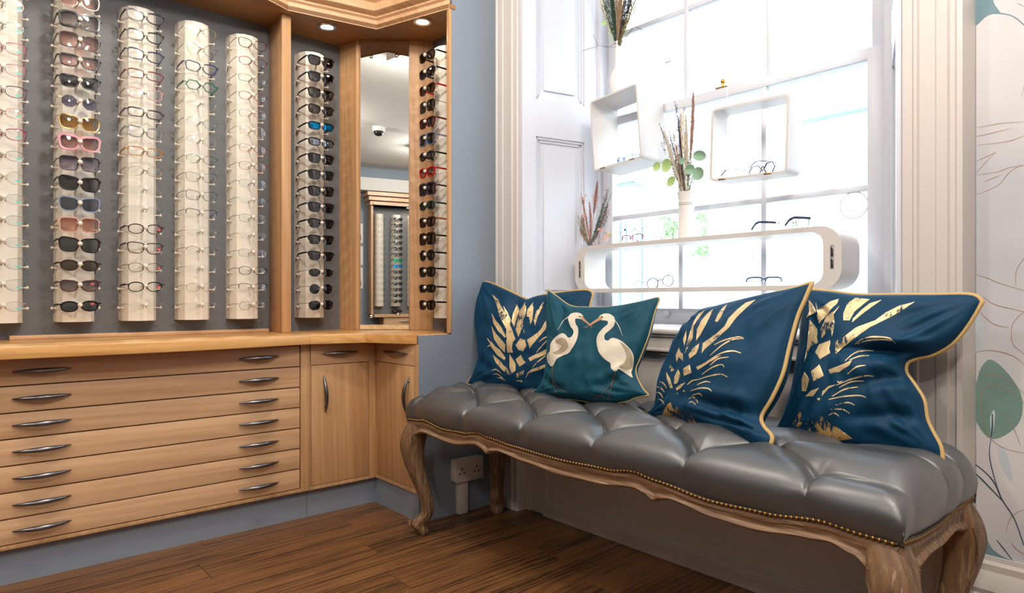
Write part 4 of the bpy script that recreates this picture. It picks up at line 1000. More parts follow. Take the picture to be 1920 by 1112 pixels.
def rail(p, q, top, bot, out, n, name, mt):
    """carved seat rail: a panel with a bead along its shaped lower edge"""
    p = Vector(p); q = Vector(q); o = Vector(out); rows = []
    for i in range(n + 1):
        t = i / n; c = p.lerp(q, t); zt, zb = top(t), bot(t); h = zt - zb
        wob = .003 * sin(t * pi * 2.0 * max(1, round((q - p).length / .75)))
        prf = [(-.022, zt), (.000, zt), (.004, zt - .004), (.005, zt - .012), (.0005, zt - .4 * h), (.001, zt - .62 * h), (.009, zt - .72 * h), (.0125, zt - .84 * h), (.010, zt - .95 * h), (.004, zb), (-.022, zb)]
        rows.append([c + o * (a + wob) + Vector((0, 0, z)) for a, z in prf])
    mb = MB().grid(rows, True); k = len(rows[0])
    mb.add(rows[0], [tuple(range(k))]); mb.add(rows[-1], [tuple(range(k))])
    return mb.build(name, mt, be, smooth=50)
rail((BX0 - .005, BY0, 0), (BX1 + .005, BY0, 0), lambda t: interp(FT, BX0 + (BX1 - BX0) * t), lambda t: interp(FB, BX0 + (BX1 - BX0) * t), (0, -1, 0), 260, 'seat_rail', BENCHW)
ST_ = [(0, .487), (.25, .478), (.5, .474), (.75, .480), (1, .487)]; SB_ = [(0, .38), (.14, .418), (.3, .434), (.5, .430), (.7, .436), (.86, .42), (1, .38)]
rail((BX1, BY0, 0), (BX1, BY1, 0), lambda t: interp(ST_, t), lambda t: interp(SB_, t), (1, 0, 0), 60, 'seat_rail', BENCHZ)
rail((BX0, BY0, 0), (BX0, BY1, 0), lambda t: interp(ST_, t), lambda t: interp(SB_, t), (-1, 0, 0), 60, 'seat_rail', BENCHZ)
rail((BX0, BY1, 0), (BX1, BY1, 0), lambda t: .487, lambda t: .44, (0, 1, 0), 20, 'seat_rail', BENCHW)
# cabriole legs: knee out, ankle in, scrolled toe
LEG = [(.488, .004, .040, .0), (.465, .010, .047, 0), (.43, .019, .053, 0), (.39, .027, .053, 0), (.35, .028, .048, 0), (.30, .021, .042, 0), (.25, .009, .037, 0), (.20, -.005, .033, 0), (.15, -.018, .029, 0), (.11, -.023, .027, 0), (.085, -.018, .029, 0), (.065, -.006, .034, 0), (.050, .004, .037, 0), (.036, .006, .036, 0), (.024, .0, .032, 0), (.008, -.006, .027, 0), (.0, -.007, .022, 0)]
def leg(cx, cy, sx, sy):
    rows = []
    for z, off, r, _ in LEG:
        cxx = cx + sx * (off * .9 + .002); cyy = cy + sy * (off * .9 + .002); row = []
        for k in range(20):
            th = 2 * pi * k / 20; c_, s_ = cos(th), sin(th); e = .62
            x = abs(c_) ** e * (1 if c_ >= 0 else -1); y = abs(s_) ** e * (1 if s_ >= 0 else -1)
            diag = (x * sx + y * sy) / 2
            rr = r * (1.0 + (.10 if diag > .75 else 0))
            row.append((cxx + x * rr * .86, cyy + y * rr * .86, z))
        rows.append(row)
    # smooth vertically
    fine = []
    for i in range(len(rows) - 1):
        for s in range(3):
            t = s / 3; a, b, c, d = rows[max(0, i - 1)], rows[i], rows[i + 1], rows[min(len(rows) - 1, i + 2)]
            fine.append([tuple(.5 * (2 * q[m] + (r_[m] - p[m]) * t + (2 * p[m] - 5 * q[m] + 4 * r_[m] - u[m]) * t * t + (3 * q[m] - p[m] - 3 * r_[m] + u[m]) * t ** 3) for m in range(3)) for p, q, r_, u in zip(a, b, c, d)])
    fine.append(rows[-1])
    mb = MB().grid(fine, True); mb.add(fine[0], [tuple(range(20))]); mb.add(fine[-1], [tuple(range(20))])
    o = mb.build('leg', BENCHZ, be, smooth=60)
    # carved bead down the inner front edge
    for k in (0, 1):
        pts = []
        for r in fine[6:-12:2]:
            q = Vector(r[(10 if sx > 0 else 0) - 0]) if k == 0 else Vector(r[(15 if sy > 0 else 5)])
            w = Vector(((q.x), (q.y), q.z))
            corner = [Vector(p) for p in r]
            tgt = max(corner, key=lambda v: (-sx if k == 0 else sx) * v.x + (sy if k == 0 else -sy) * v.y)
            pts.append(tgt)
        MB().tube(pts, .0042, 6).build('carved_bead', BENCHZ, o, smooth=60)
    for s_ in (0,):
        MB().lathe([(.001, -.012), (.011, -.011), (.012, 0), (.011, .011), (.001, .012)], (0, 0, 0), 14, Matrix.Translation(Vector((cx + sx * .036, cy + sy * .036, .047))) @ Matrix.Rotation(atan2(sy, sx) + pi / 2, 4, 'Z') @ Matrix.Rotation(pi / 2, 4, 'Y')).build('toe_scroll', BENCHZ, o, smooth=60)
IN = .040
leg(BX0 + IN, BY0 + IN, -1, -1); leg(BX1 - IN, BY0 + IN, 1, -1); leg(BX0 + IN, BY1 - IN, -1, 1); leg(BX1 - IN, BY1 - IN, 1, 1)
# nailhead trim
nl = MB(); x = BX0 + .004
def nail(mb, c, n_):
    q = n_.to_track_quat('Z', 'Y').to_matrix().to_4x4()
    mb.lathe([(.0052, 0), (.0046, .0022), (.0025, .0038), (1e-5, .0043)], (0, 0, 0), 8, Matrix.Translation(c) @ q)
while x < BX1:
    t = (x - BX0) / (BX1 - BX0); wob = .003 * sin(t * pi * 2.0 * 3)
    nail(nl, Vector((x, BY0 - .006 - wob * 1, interp(FT, x) + .004)), Vector((0, -1, .15)).normalized()); x += .0128
for sx, X in ((1, BX1), (-1, BX0)):
    y = BY0
    while y < BY1:
        t = (y - BY0) / (BY1 - BY0); nail(nl, Vector((X + sx * (.005 + .003 * sin(t * pi * 2)), y, interp(ST_, t) + .004)), Vector((sx, 0, .15)).normalized()); y += .0128
tag(nl.build('nailhead_trim', mat('antique_brass', '#8f6c3c', .35, 1.0), be, smooth=60), 'antique brass nailheads', kind='stuff')
gm = MB()                                    # dark gimp strip behind the nails
pts = [(BX0 + (BX1 - BX0) * i / 120, BY0 - .0015 - .003 * sin(i / 120 * pi * 6), interp(FT, BX0 + (BX1 - BX0) * i / 120) + .005) for i in range(121)]
gm.tube(pts, .0065, 5, flat=.5)
gm.tube([(BX1 + .0015 + .003 * sin(i / 30 * pi * 2), BY0 + (BY1 - BY0) * i / 30, interp(ST_, i / 30) + .005) for i in range(31)], .0065, 5)
gm.build('gimp_braid', mat('dark_braid', '#3a2f22', .8), be)

# ================================================================== CUSHIONS
def velvet(name, col, edge):
    m, nt, N, L, P = nodes_of(name)
    tc = N.new('ShaderNodeTexCoord'); n1 = N.new('ShaderNodeTexNoise'); n1.inputs['Scale'].default_value = 9; n1.inputs['Detail'].default_value = 5; n1.inputs['Roughness'].default_value = .6
    L.new(tc.outputs['Object'], n1.inputs['Vector'])
    mx = N.new('ShaderNodeMix'); mx.data_type = 'RGBA'; c = lin(col)
    mx.inputs['A'].default_value = tuple(v * .65 for v in c[:3]) + (1,); mx.inputs['B'].default_value = tuple(min(1, v * 1.35) for v in c[:3]) + (1,)
    L.new(n1.outputs['Fac'], mx.inputs['Factor']); L.new(mx.outputs['Result'], P.inputs['Base Color'])
    P.inputs['Roughness'].default_value = .62; P.inputs['Sheen Weight'].default_value = .38; P.inputs['Sheen Roughness'].default_value = .3
    P.inputs['Sheen Tint'].default_value = lin(edge); P.inputs['Specular IOR Level'].default_value = .25
    b = N.new('ShaderNodeBump'); b.inputs['Strength'].default_value = .35; b.inputs['Distance'].default_value = .004
    n2 = N.new('ShaderNodeTexNoise'); n2.inputs['Scale'].default_value = 14; n2.inputs['Detail'].default_value = 3; n2.inputs['Distortion'].default_value = 1.2
    L.new(tc.outputs['Object'], n2.inputs['Vector']); L.new(n2.outputs['Fac'], b.inputs['Height']); L.new(b.outputs['Normal'], P.inputs['Normal'])
    return m
VEL = velvet('navy_velvet', '#003552', '#1f79ad'); VEL2 = velvet('teal_velvet', '#0b4556', '#4d9ab0')
PIPE = mat('gold_cord', '#c5a468', .5, bump=.6, bscale=500)
def foil(name, col, rough=.3):
    m, nt, N, L, P = nodes_of(name)
    tc = N.new('ShaderNodeTexCoord'); mp = N.new('ShaderNodeMapping'); mp.inputs['Scale'].default_value = (1, 1, .28)
    mp.inputs['Rotation'].default_value = (0, .5, 0)
    n1 = N.new('ShaderNodeTexNoise'); n1.inputs['Scale'].default_value = 130; n1.inputs['Detail'].default_value = 6; n1.inputs['Roughness'].default_value = .75
    L.new(tc.outputs['Object'], mp.inputs[0]); L.new(mp.outputs[0], n1.inputs['Vector'])
    n2 = N.new('ShaderNodeTexNoise'); n2.inputs['Scale'].default_value = 16
    L.new(tc.outputs['Object'], n2.inputs['Vector'])
    ad = N.new('ShaderNodeMath'); ad.operation = 'ADD'; L.new(n1.outputs['Fac'], ad.inputs[0]); L.new(n2.outputs['Fac'], ad.inputs[1])
    cr = N.new('ShaderNodeValToRGB'); cr.color_ramp.elements[0].position = .40; cr.color_ramp.elements[1].position = .45; cr.color_ramp.interpolation = 'LINEAR'
    sc_ = N.new('ShaderNodeMath'); sc_.operation = 'MULTIPLY'; sc_.inputs[1].default_value = .5; L.new(ad.outputs[0], sc_.inputs[0]); L.new(sc_.outputs[0], cr.inputs['Fac'])
    L.new(cr.outputs['Color'], P.inputs['Alpha'])
    P.inputs['Base Color'].default_value = lin(col); P.inputs['Metallic'].default_value = .45; P.inputs['Roughness'].default_value = rough
    return m
FOIL = foil('gold_foil', '#e4cb9c', .45); FOILB = foil('gold_foil_worn', '#cfa768', .5); FOILB.node_tree.nodes['Color Ramp'].color_ramp.elements[0].position = .485; FOILB.node_tree.nodes['Color Ramp'].color_ramp.elements[1].position = .52
CU = {}
def cushion(name, label, BLc, BRc, TOPM, edges, thick, vel, group, seed, folds=(), pipe=.005):
    """BLc, BRc, TOPM: three points of the leaning seam plane; edges: bottom, right, top, left seam lines as photo measurements on that plane"""
    BLc, BRc, TOPM = Vector(BLc), Vector(BRc), Vector(TOPM)
    n = (BRc - BLc).cross(TOPM - BLc).normalized()
    if n.y > 0: n = -n                                    # towards the room
    ed = [[on_plane(x, y, BLc, n) for x, y in smooth_poly(e, 6, False)] for e in edges]
    def samp(pl, t):
        Ls = [0]
        for a, b in zip(pl, pl[1:]): Ls.append(Ls[-1] + (b - a).length)
        s = t * Ls[-1]
        for i in range(len(pl) - 1):
            if s <= Ls[i + 1] + 1e-9: return pl[i].lerp(pl[i + 1], (s - Ls[i]) / max(1e-9, Ls[i + 1] - Ls[i]))
        return pl[-1]
    NB = 72
    B = [samp(ed[0], i / NB) for i in range(NB + 1)]; R = [samp(ed[1], i / NB) for i in range(NB + 1)]
    T = [samp(ed[2], i / NB) for i in range(NB + 1)]; Lf = [samp(ed[3], i / NB) for i in range(NB + 1)]   # B, T left to right; R, Lf bottom to top
    def coons(i, j):
        u, v = i / NB, j / NB
        return B[i] * (1 - v) + T[i] * v + Lf[j] * (1 - u) + R[j] * u - (B[0] * (1 - u) * (1 - v) + B[NB] * u * (1 - v) + T[0] * (1 - u) * v + T[NB] * u * v)
    loc = (BLc + BRc) / 2
    root = thing(name, label, 'cushion', tuple(loc), group)
    rng = random.Random(seed); ph = [rng.uniform(0, 20) for _ in range(4)]
    def surf(side):
        rows = []
        for j in range(NB + 1):
            r = []
            for i in range(NB + 1):
                u, v = i / NB, j / NB; a = max(0, (1 - (2 * u - 1) ** 2)); b = max(0, (1 - (2 * v - 1) ** 2))
                h = thick * (a * b) ** .42 * (1 - .0 * v) * (1 + .25 * (1 - v) * b)
                p = coons(i, j)
                e_ = min(u, 1 - u, v, 1 - v)
                wr = _ns.noise(Vector((u * 5 + ph[0], v * 5 + ph[1], side))) * .012 + _ns.noise(Vector((u * 13 + ph[2], v * 9 + ph[3], side))) * .0045
                # tension folds running in from the corners
                for cu, cv in ((0, 0), (1, 0), (0, 1), (1, 1)):
                    du, dv = u - cu, v - cv; rr = sqrt(du * du + dv * dv); an = atan2(abs(dv), abs(du))
                    wr += .0045 * sin(an * 17 + ph[0] + cu * 3 + cv) * math.exp(-((rr - .22) / .14) ** 2)
                h += wr * min(1, e_ * 7)
                for fu0, fv0, fu1, fv1, fd, fw in folds:
                    if side < 0: break
                    dx, dy = fu1 - fu0, fv1 - fv0; q = ((u - fu0) * dx + (v - fv0) * dy) / (dx * dx + dy * dy); q = max(0, min(1, q))
                    dd = sqrt((u - fu0 - q * dx) ** 2 + (v - fv0 - q * dy) ** 2)
                    h -= fd * (1 - q) ** .7 * (math.exp(-(dd / fw) ** 2) - .35 * math.exp(-((dd - 2 * fw) / fw) ** 2)) * min(1, e_ * 9)
                if side < 0: h = min(h, thick * .75)
                p = p + n * (h * side)
                r.append(p)
            rows.append(r)
        return rows
    F = surf(1); K = surf(-1)
    fr_o = MB().grid(F).build('front_cover', vel, root, smooth=180)
    MB().grid(K).build('back_cover', vel, root, smooth=180)
    loop = B + R[1:] + T[::-1][1:] + Lf[::-1][1:-1]
    cmb = MB().tube(loop, pipe, 8, closed=True); cmb.build('piping', PIPE, root, smooth=180)
    vs = [p for r in F for p in r]; k = NB + 1
    bvh = BVHTree.FromPolygons([tuple(p) for p in vs], [(i * k + j, i * k + j + 1, (i + 1) * k + j + 1, (i + 1) * k + j) for i in range(NB) for j in range(NB)])
    CU[name + str(seed)] = (root, bvh, n)
    return root, bvh, n
PRI = [0]
def print_on(cu, part, polys, m, step=3.0, lift=.0009, label=None):
    """shapes printed on a cushion front: each point is set down on the cloth it belongs to"""
    root, bvh, n = cu; mb = MB(); PRI[0] += 1
    for poly in polys:
        def f(a, b):
            d = ray(a, b).normalized(); h = bvh.ray_cast(CAMP, d)
            if h[0] is None: return None
            nn = h[1] if h[1].dot(d) < 0 else -h[1]
            return h[0] + nn * lift
        q = flat_print(poly, lambda a, b: (a, b, 0), step)
        P_ = [f(v[0], v[1]) for v in q.v]; keep = [t for t in q.f if all(P_[i] is not None for i in t)]
        keep = [t for t in keep if max((P_[t[0]] - P_[t[1]]).length, (P_[t[1]] - P_[t[2]]).length, (P_[t[0]] - P_[t[2]]).length) < .06]
        mb.add([p if p is not None else Vector((0, 0, 0)) for p in P_], keep)
    used = sorted({i for t in mb.f for i in t}); mp = {a: b for b, a in enumerate(used)}
    mb.v = [mb.v[i] for i in used]; mb.f = [[mp[i] for i in t] for t in mb.f]
    o = mb.build(part, m, root, smooth=180, recalc=False)
    if label: o['label'] = label
    return o
Z1, Z3, Z4 = Zt(880, 500, 3.97), Zt(1200, 520, 3.27), Zt(1460, 520, 3.09)
CG = 'velvet cushions on the bench'
# the pineapple-leaf cushion by the blue-grey wall
c1_ = cushion('velvet_cushion', 'navy velvet cushion with gold pineapple leaves and piping, leaning by the blue-grey wall', (-2.44, 1.86, .60), (-1.84, 1.89, .60), (-2.15, 2.00, 1.07),
    [[(875, 720), (905, 726), (960, 733), (1020, 738), (1080, 738), (1128, 734)], [(1128, 734), (1108, 680), (1100, 630), (1104, 585), (1112, 552)], [(896, 530), (915, 529), (945, 541), (985, 560), (995, 561), (1015, 554), (1060, 547), (1100, 544), (1112, 550)], [(875, 720), (893, 690), (899, 660), (893, 610), (892, 570), (893, 535), (896, 530)]], .065, VEL, CG, 3, ((.47, 1, .47, .62, .030, .05), (0, .25, .3, .15, .02, .04)), .0048)
P1 = [[(172, 207), (215, 245), (262, 340), (310, 400), (300, 440), (278, 470), (262, 440), (225, 370), (205, 290)], [(253, 290), (285, 340), (308, 395), (290, 385), (268, 350)], [(355, 280), (373, 320), (352, 390), (335, 450), (315, 410), (325, 350)],
      [(415, 265), (425, 300), (420, 350), (400, 400), (410, 500), (398, 450), (365, 525), (345, 470), (360, 400), (375, 330)], [(474, 262), (478, 310), (470, 400), (455, 430), (445, 375), (425, 370), (432, 320)], [(550, 290), (510, 370), (490, 440), (480, 400), (500, 330)],
      [(165, 345), (195, 395), (240, 450), (275, 520), (265, 530), (215, 480), (180, 420)], [(290, 410), (320, 470), (345, 540), (325, 560), (325, 640), (285, 640), (275, 560), (275, 480)], [(165, 440), (200, 500), (245, 550), (270, 580), (265, 640), (225, 600), (185, 540)],
      [(130, 530), (170, 565), (230, 620), (272, 680), (262, 697), (210, 660), (165, 600)], [(345, 585), (380, 535), (415, 545), (425, 590), (400, 630), (365, 620)], [(430, 545), (470, 520), (530, 470), (600, 350), (600, 430), (540, 500), (500, 545), (450, 610)],
      [(345, 690), (385, 655), (400, 690), (420, 715), (375, 745), (360, 720)], [(300, 650), (345, 720), (345, 775), (315, 795), (300, 750)], [(175, 655), (230, 700), (280, 755), (308, 800), (290, 805), (235, 760), (195, 710)],
      [(440, 680), (500, 650), (560, 620), (610, 600), (600, 640), (520, 675), (455, 705)], [(460, 765), (520, 745), (600, 715), (600, 740), (530, 765), (450, 790)], [(345, 800), (410, 770), (400, 800), (355, 830)]]
S1 = [[(170, 775), (200, 765), (238, 795)], [(178, 803), (210, 800), (250, 830)], [(205, 825), (240, 830), (270, 850)], [(190, 590), (150, 588), (135, 600)], [(420, 830), (440, 790), (470, 765)], [(470, 750), (510, 710), (560, 670), (600, 650)], [(500, 640), (540, 590), (590, 540)], [(520, 560), (560, 530), (595, 520)], [(555, 265), (530, 300), (505, 370)], [(350, 850), (390, 850), (385, 862)]]
print_on(c1_, 'gold_leaf_print', [Z1(p) for p in P1] + [Z1(stroke(s, 3, 3, 9)) for s in S1], FOIL)
# the egret cushion
c2_ = cushion('velvet_cushion', 'teal velvet cushion with two cream egrets touching beaks', (-1.98, 1.775, .60), (-1.40, 1.785, .60), (-1.70, 1.935, 1.04),
    [[(994, 738), (1030, 744), (1080, 750), (1130, 757), (1170, 754), (1195, 745), (1217, 741)], [(1217, 741), (1203, 725), (1192, 696), (1200, 672), (1216, 630), (1228, 585), (1237, 562)], [(1027, 543), (1045, 556), (1070, 573), (1100, 576), (1150, 575), (1200, 566), (1232, 558), (1237, 562)], [(994, 738), (1015, 722), (1026, 690), (1030, 640), (1026, 590), (1027, 543)]], .060, VEL2, CG, 8, ((.22, 1, .30, .66, .022, .05), (.95, .25, .55, .16, .016, .035), (.02, .2, .4, .1, .014, .03)), .0028)
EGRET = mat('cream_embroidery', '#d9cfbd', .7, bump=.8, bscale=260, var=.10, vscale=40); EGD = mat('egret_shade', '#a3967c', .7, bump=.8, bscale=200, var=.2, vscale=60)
BEAK = mat('beak_tan', '#b48a6c', .6); LEGC = mat('leg_brown', '#5d4a3e', .7)
LB = [(737, 395), (742, 368), (762, 350), (800, 343), (832, 352), (848, 372), (838, 392), (812, 388), (790, 392), (792, 425), (810, 455), (812, 495), (804, 535), (790, 570), (765, 612), (740, 645), (700, 662), (655, 685), (640, 710), (622, 740), (605, 738), (585, 705), (582, 660), (602, 625), (605, 580), (625, 545), (655, 515), (690, 498), (715, 505), (735, 528), (758, 525), (775, 500), (775, 475), (755, 445)]
RB = [(1084, 400), (1076, 375), (1050, 355), (1012, 351), (980, 362), (965, 380), (980, 398), (1010, 402), (1030, 408), (1030, 430), (1000, 455), (962, 500), (948, 545), (955, 600), (970, 645), (1010, 690), (1050, 718), (1058, 760), (1090, 780), (1112, 762), (1150, 785), (1215, 828), (1205, 790), (1218, 740), (1224, 680), (1208, 630), (1165, 580), (1110, 542), (1062, 532), (1032, 552), (1008, 540), (1010, 505), (1045, 475), (1078, 440)]
print_on(c2_, 'egret_applique', [Z1(smooth_poly(LB, 3)), Z1(smooth_poly(RB, 3))] + [Z1(stroke(s, 6, 1.5, 5)) for s in ([(745, 372), (700, 405), (660, 472)], [(1078, 395), (1112, 440), (1142, 518)])], EGRET, 2.5, .0014)
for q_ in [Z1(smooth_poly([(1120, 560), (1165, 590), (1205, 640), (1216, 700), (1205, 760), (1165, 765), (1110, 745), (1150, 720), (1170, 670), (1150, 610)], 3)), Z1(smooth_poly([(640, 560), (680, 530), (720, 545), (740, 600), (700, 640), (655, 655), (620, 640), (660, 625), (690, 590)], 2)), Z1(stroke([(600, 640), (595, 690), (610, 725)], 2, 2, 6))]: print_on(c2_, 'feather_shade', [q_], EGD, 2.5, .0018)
print_on(c2_, 'beak', [Z1([(836, 362), (908, 436), (896, 440), (832, 392)]), Z1([(984, 366), (888, 436), (900, 442), (990, 392)])] + [Z1(stroke(s, 2, 1, 2)) for s in ([(905, 436), (925, 455)], [(895, 440), (850, 452)], [(890, 445), (860, 460)], [(905, 440), (905, 462)])], BEAK, 2.5, .0020)
for sl in ([(628, 735), (620, 800), (625, 860), (648, 935)], [(622, 840), (660, 890), (700, 925), (745, 940)], [(1085, 775), (1082, 840), (1045, 890), (985, 950)], [(1072, 800), (1068, 850), (1058, 910), (1035, 985)], [(915, 955), (960, 960), (1000, 968), (1045, 995)], [(940, 985), (985, 955)], [(648, 930), (640, 942)]): print_on(c2_, 'bird_leg', [Z1(stroke(sl, 7, 4, 6))], LEGC, 2.5, .0020)
for q_ in [Z1([(815, 372), (825, 366), (832, 376), (822, 382)]), Z1([(982, 374), (992, 370), (998, 380), (988, 386)])]: print_on(c2_, 'bird_eye', [q_], LEGC, 2.5, .0024)
# the big cushion in front
c3_ = cushion('velvet_cushion', 'navy velvet pineapple cushion standing furthest forward, thick gold piping down one side', (-1.40, 1.84, .605), (-.875, 1.655, .605), (-1.07, 1.925, 1.05),
    [[(1212, 774), (1225, 783), (1270, 795), (1320, 812), (1370, 828), (1405, 836), (1425, 845), (1440, 844)], [(1440, 844), (1448, 820), (1432, 800), (1428, 780), (1448, 745), (1468, 700), (1480, 650), (1495, 595), (1510, 560), (1523, 530)], [(1296, 604), (1325, 580), (1345, 576), (1385, 566), (1440, 553), (1490, 541), (1523, 530)], [(1212, 774), (1235, 760), (1246, 715), (1262, 670), (1280, 630), (1296, 604)]], .075, VEL, CG, 21, ((1, .22, .4, .24, .030, .035), (1, .12, .45, .15, .020, .028), (.95, .75, .7, .5, .012, .05)), .0062)
P3 = [[(712, 137), (650, 155), (590, 205), (545, 250), (520, 300), (470, 345), (385, 405), (378, 468), (400, 440), (480, 370), (545, 310), (590, 250), (650, 190)], [(535, 165), (505, 190), (480, 225), (460, 270), (475, 275), (500, 240)], [(450, 195), (410, 225), (375, 270), (350, 320), (345, 390), (370, 355), (400, 300), (430, 240)],
      [(400, 200), (360, 225), (330, 270), (310, 330), (290, 400), (275, 470), (300, 420), (325, 370), (330, 300), (370, 240)], [(285, 325), (265, 380), (272, 420), (285, 380)], [(240, 430), (220, 480), (225, 520), (240, 490), (265, 515), (265, 470), (250, 460)], [(365, 405), (325, 435), (298, 475), (305, 500), (345, 470), (358, 440)],
      [(185, 535), (212, 570), (195, 580), (180, 560)], [(305, 535), (317, 585), (270, 605), (265, 560)], [(235, 562), (250, 600), (230, 650), (210, 655), (212, 610)], [(162, 580), (185, 620), (203, 680), (185, 680), (165, 620)], [(345, 550), (420, 510), (460, 488), (500, 478), (440, 515), (400, 540), (355, 568)], [(280, 645), (250, 680), (225, 695), (220, 680), (250, 655)],
      [(150, 810), (165, 780), (190, 765), (200, 800), (215, 815), (225, 790), (245, 805), (262, 850), (285, 835), (315, 825), (330, 870), (350, 895), (375, 930), (300, 935), (230, 915), (155, 890), (135, 850)], [(225, 710), (232, 708), (232, 718), (225, 718)], [(265, 692), (275, 692), (275, 702), (265, 702)]]
S3 = [[(430, 480), (500, 420), (570, 382), (635, 378)], [(455, 415), (520, 385), (600, 366), (636, 374)], [(420, 510), (500, 465), (570, 452), (620, 466)], [(430, 540), (480, 500), (545, 490)], [(380, 597), (440, 555), (500, 535), (518, 552)], [(350, 630), (430, 605), (500, 595), (536, 612)], [(350, 660), (400, 640), (434, 645)], [(310, 697), (370, 680), (420, 683), (440, 700)], [(320, 725), (360, 712), (384, 728)], [(300, 745), (330, 735), (358, 770)], [(290, 770), (320, 765), (340, 782)], [(102, 670), (130, 680), (152, 705)], [(100, 705), (125, 712), (142, 740)], [(115, 745), (135, 755), (150, 780)], [(120, 640), (145, 650), (165, 680)], [(290, 660), (320, 635), (355, 628)]]
print_on(c3_, 'worn_gold_print', [Z3(P3[13])], FOILB)
print_on(c3_, 'gold_leaf_print', [Z3(p) for p in P3[:13] + P3[14:]] + [Z3(stroke(s, 3, 4, 9)) for s in S3], FOIL)
# the one at the wallpaper end
c4_ = cushion('velvet_cushion', 'navy velvet pineapple cushion at the wallpaper end, its piped side pinched in', (-1.10, 1.855, .605), (-.53, 1.845, .605), (-.80, 1.975, 1.04),
    [[(1440, 838), (1500, 838), (1560, 838), (1620, 842), (1690, 850), (1740, 858), (1768, 864)], [(1768, 864), (1764, 838), (1748, 808), (1738, 785), (1732, 750), (1715, 722), (1699, 698), (1702, 680), (1720, 672), (1750, 665), (1785, 645), (1815, 610), (1842, 566)], [(1505, 542), (1560, 547), (1610, 553), (1680, 553), (1750, 553), (1822, 553), (1842, 566)], [(1440, 838), (1470, 780), (1490, 720), (1500, 650), (1505, 590), (1505, 542)]], .072, VEL, CG, 33, ((1, .56, .42, .60, .045, .05), (1, .42, .55, .33, .025, .035), (.9, .2, .5, .16, .016, .03)), .0058)
P4 = [[(175, 130), (195, 155), (220, 200), (160, 235), (178, 200)], [(215, 140), (225, 190), (300, 140), (350, 125), (340, 150), (290, 210), (235, 270), (225, 230)], [(355, 165), (320, 215), (325, 270), (310, 345), (300, 290), (250, 355), (245, 300), (275, 230)], [(445, 120), (400, 150), (375, 210), (375, 250), (410, 250), (440, 200), (500, 150), (530, 128)],
      [(600, 130), (530, 150), (480, 190), (430, 240), (425, 262), (490, 210)], [(790, 142), (700, 165), (620, 205), (560, 250), (450, 290), (370, 350), (325, 375), (332, 445), (380, 400), (460, 340), (530, 290), (640, 235), (720, 190)], [(180, 245), (225, 300), (228, 380), (185, 400), (150, 490), (165, 400), (175, 300)], [(300, 365), (298, 440), (240, 475), (212, 435), (235, 390)],
      [(237, 505), (262, 570), (202, 605), (188, 545)], [(150, 545), (178, 590), (160, 660), (135, 660), (135, 590)], [(425, 480), (380, 500), (290, 535), (300, 560), (350, 550), (410, 510)], [(235, 640), (200, 690), (155, 690), (190, 655)], [(335, 620), (290, 645), (250, 690), (255, 660), (290, 630)],
      [(100, 815), (125, 775), (150, 815), (200, 800), (260, 810), (300, 850), (340, 870), (430, 935), (350, 945), (240, 930), (130, 880), (80, 850)], [(225, 700), (242, 700), (240, 712), (226, 712)]]
S4 = [[(440, 388), (490, 355), (560, 345), (640, 352), (677, 382)], [(455, 385), (520, 365), (600, 360), (660, 366)], [(385, 485), (440, 440), (500, 425), (550, 425)], [(410, 480), (470, 458), (525, 455)], [(400, 560), (450, 520), (505, 510)], [(335, 625), (420, 590), (500, 570), (550, 573)], [(350, 640), (420, 605), (495, 600)], [(310, 690), (380, 650), (460, 635)], [(290, 708), (380, 690), (470, 685), (507, 697)], [(330, 740), (400, 725), (440, 740)], [(300, 765), (370, 765), (417, 792)], [(290, 800), (320, 785), (350, 805)], [(370, 600), (350, 610), (340, 600)]]
print_on(c4_, 'worn_gold_print', [Z4(P4[13])], FOILB)
print_on(c4_, 'gold_leaf_print', [Z4(p) for p in P4[:13] + P4[14:]] + [Z4(stroke(s, 3, 4, 9)) for s in S4], FOIL)
# ================================================================== SHELVES AND FLOWERS IN THE WINDOW
YB = 2.30
def rrect(w, h, r, n=8):
    out = []
    for cx, cy, a0 in ((w / 2 - r, h / 2 - r, 0), (-w / 2 + r, h / 2 - r, 90), (-w / 2 + r, -h / 2 + r, 180), (w / 2 - r, -h / 2 + r, 270)):
        for i in range(n + 1): a = radians(a0 + 90 * i / n); out.append((cx + r * cos(a), cy + r * sin(a)))
    return out
def shelf_ring(w, h, r, t, tx, depth, M):
    """a hollow rounded shelf box: closed ring wall, open front and back"""
    o = rrect(w, h, r); n_ = len(o); i_ = rrect(w - 2 * tx, h - 2 * t, max(.004, r - t)); mb = MB(); vs = []
    for y in (0, depth):
        for P_ in (o, i_): vs += [M @ Vector((a, y, b)) for a, b in P_]
    fs = []
    for k in range(n_):
        k2 = (k + 1) % n_
        fs += [(k, k2, n_ + k2, n_ + k), (2 * n_ + k, 3 * n_ + k, 3 * n_ + k2, 2 * n_ + k2), (k, 2 * n_ + k, 2 * n_ + k2, k2), (n_ + k, n_ + k2, 3 * n_ + k2, 3 * n_ + k)]
    return mb.add(vs, fs)
def cords(parent, pts, ztop=WTOP - .04):
    mb = MB()
    for p in pts: mb.tube([p, (p[0], p[1], ztop)], .0007, 5)
    mb.build('nylon_cord', glassy('nylon', '#f2f4f6', .05), parent)
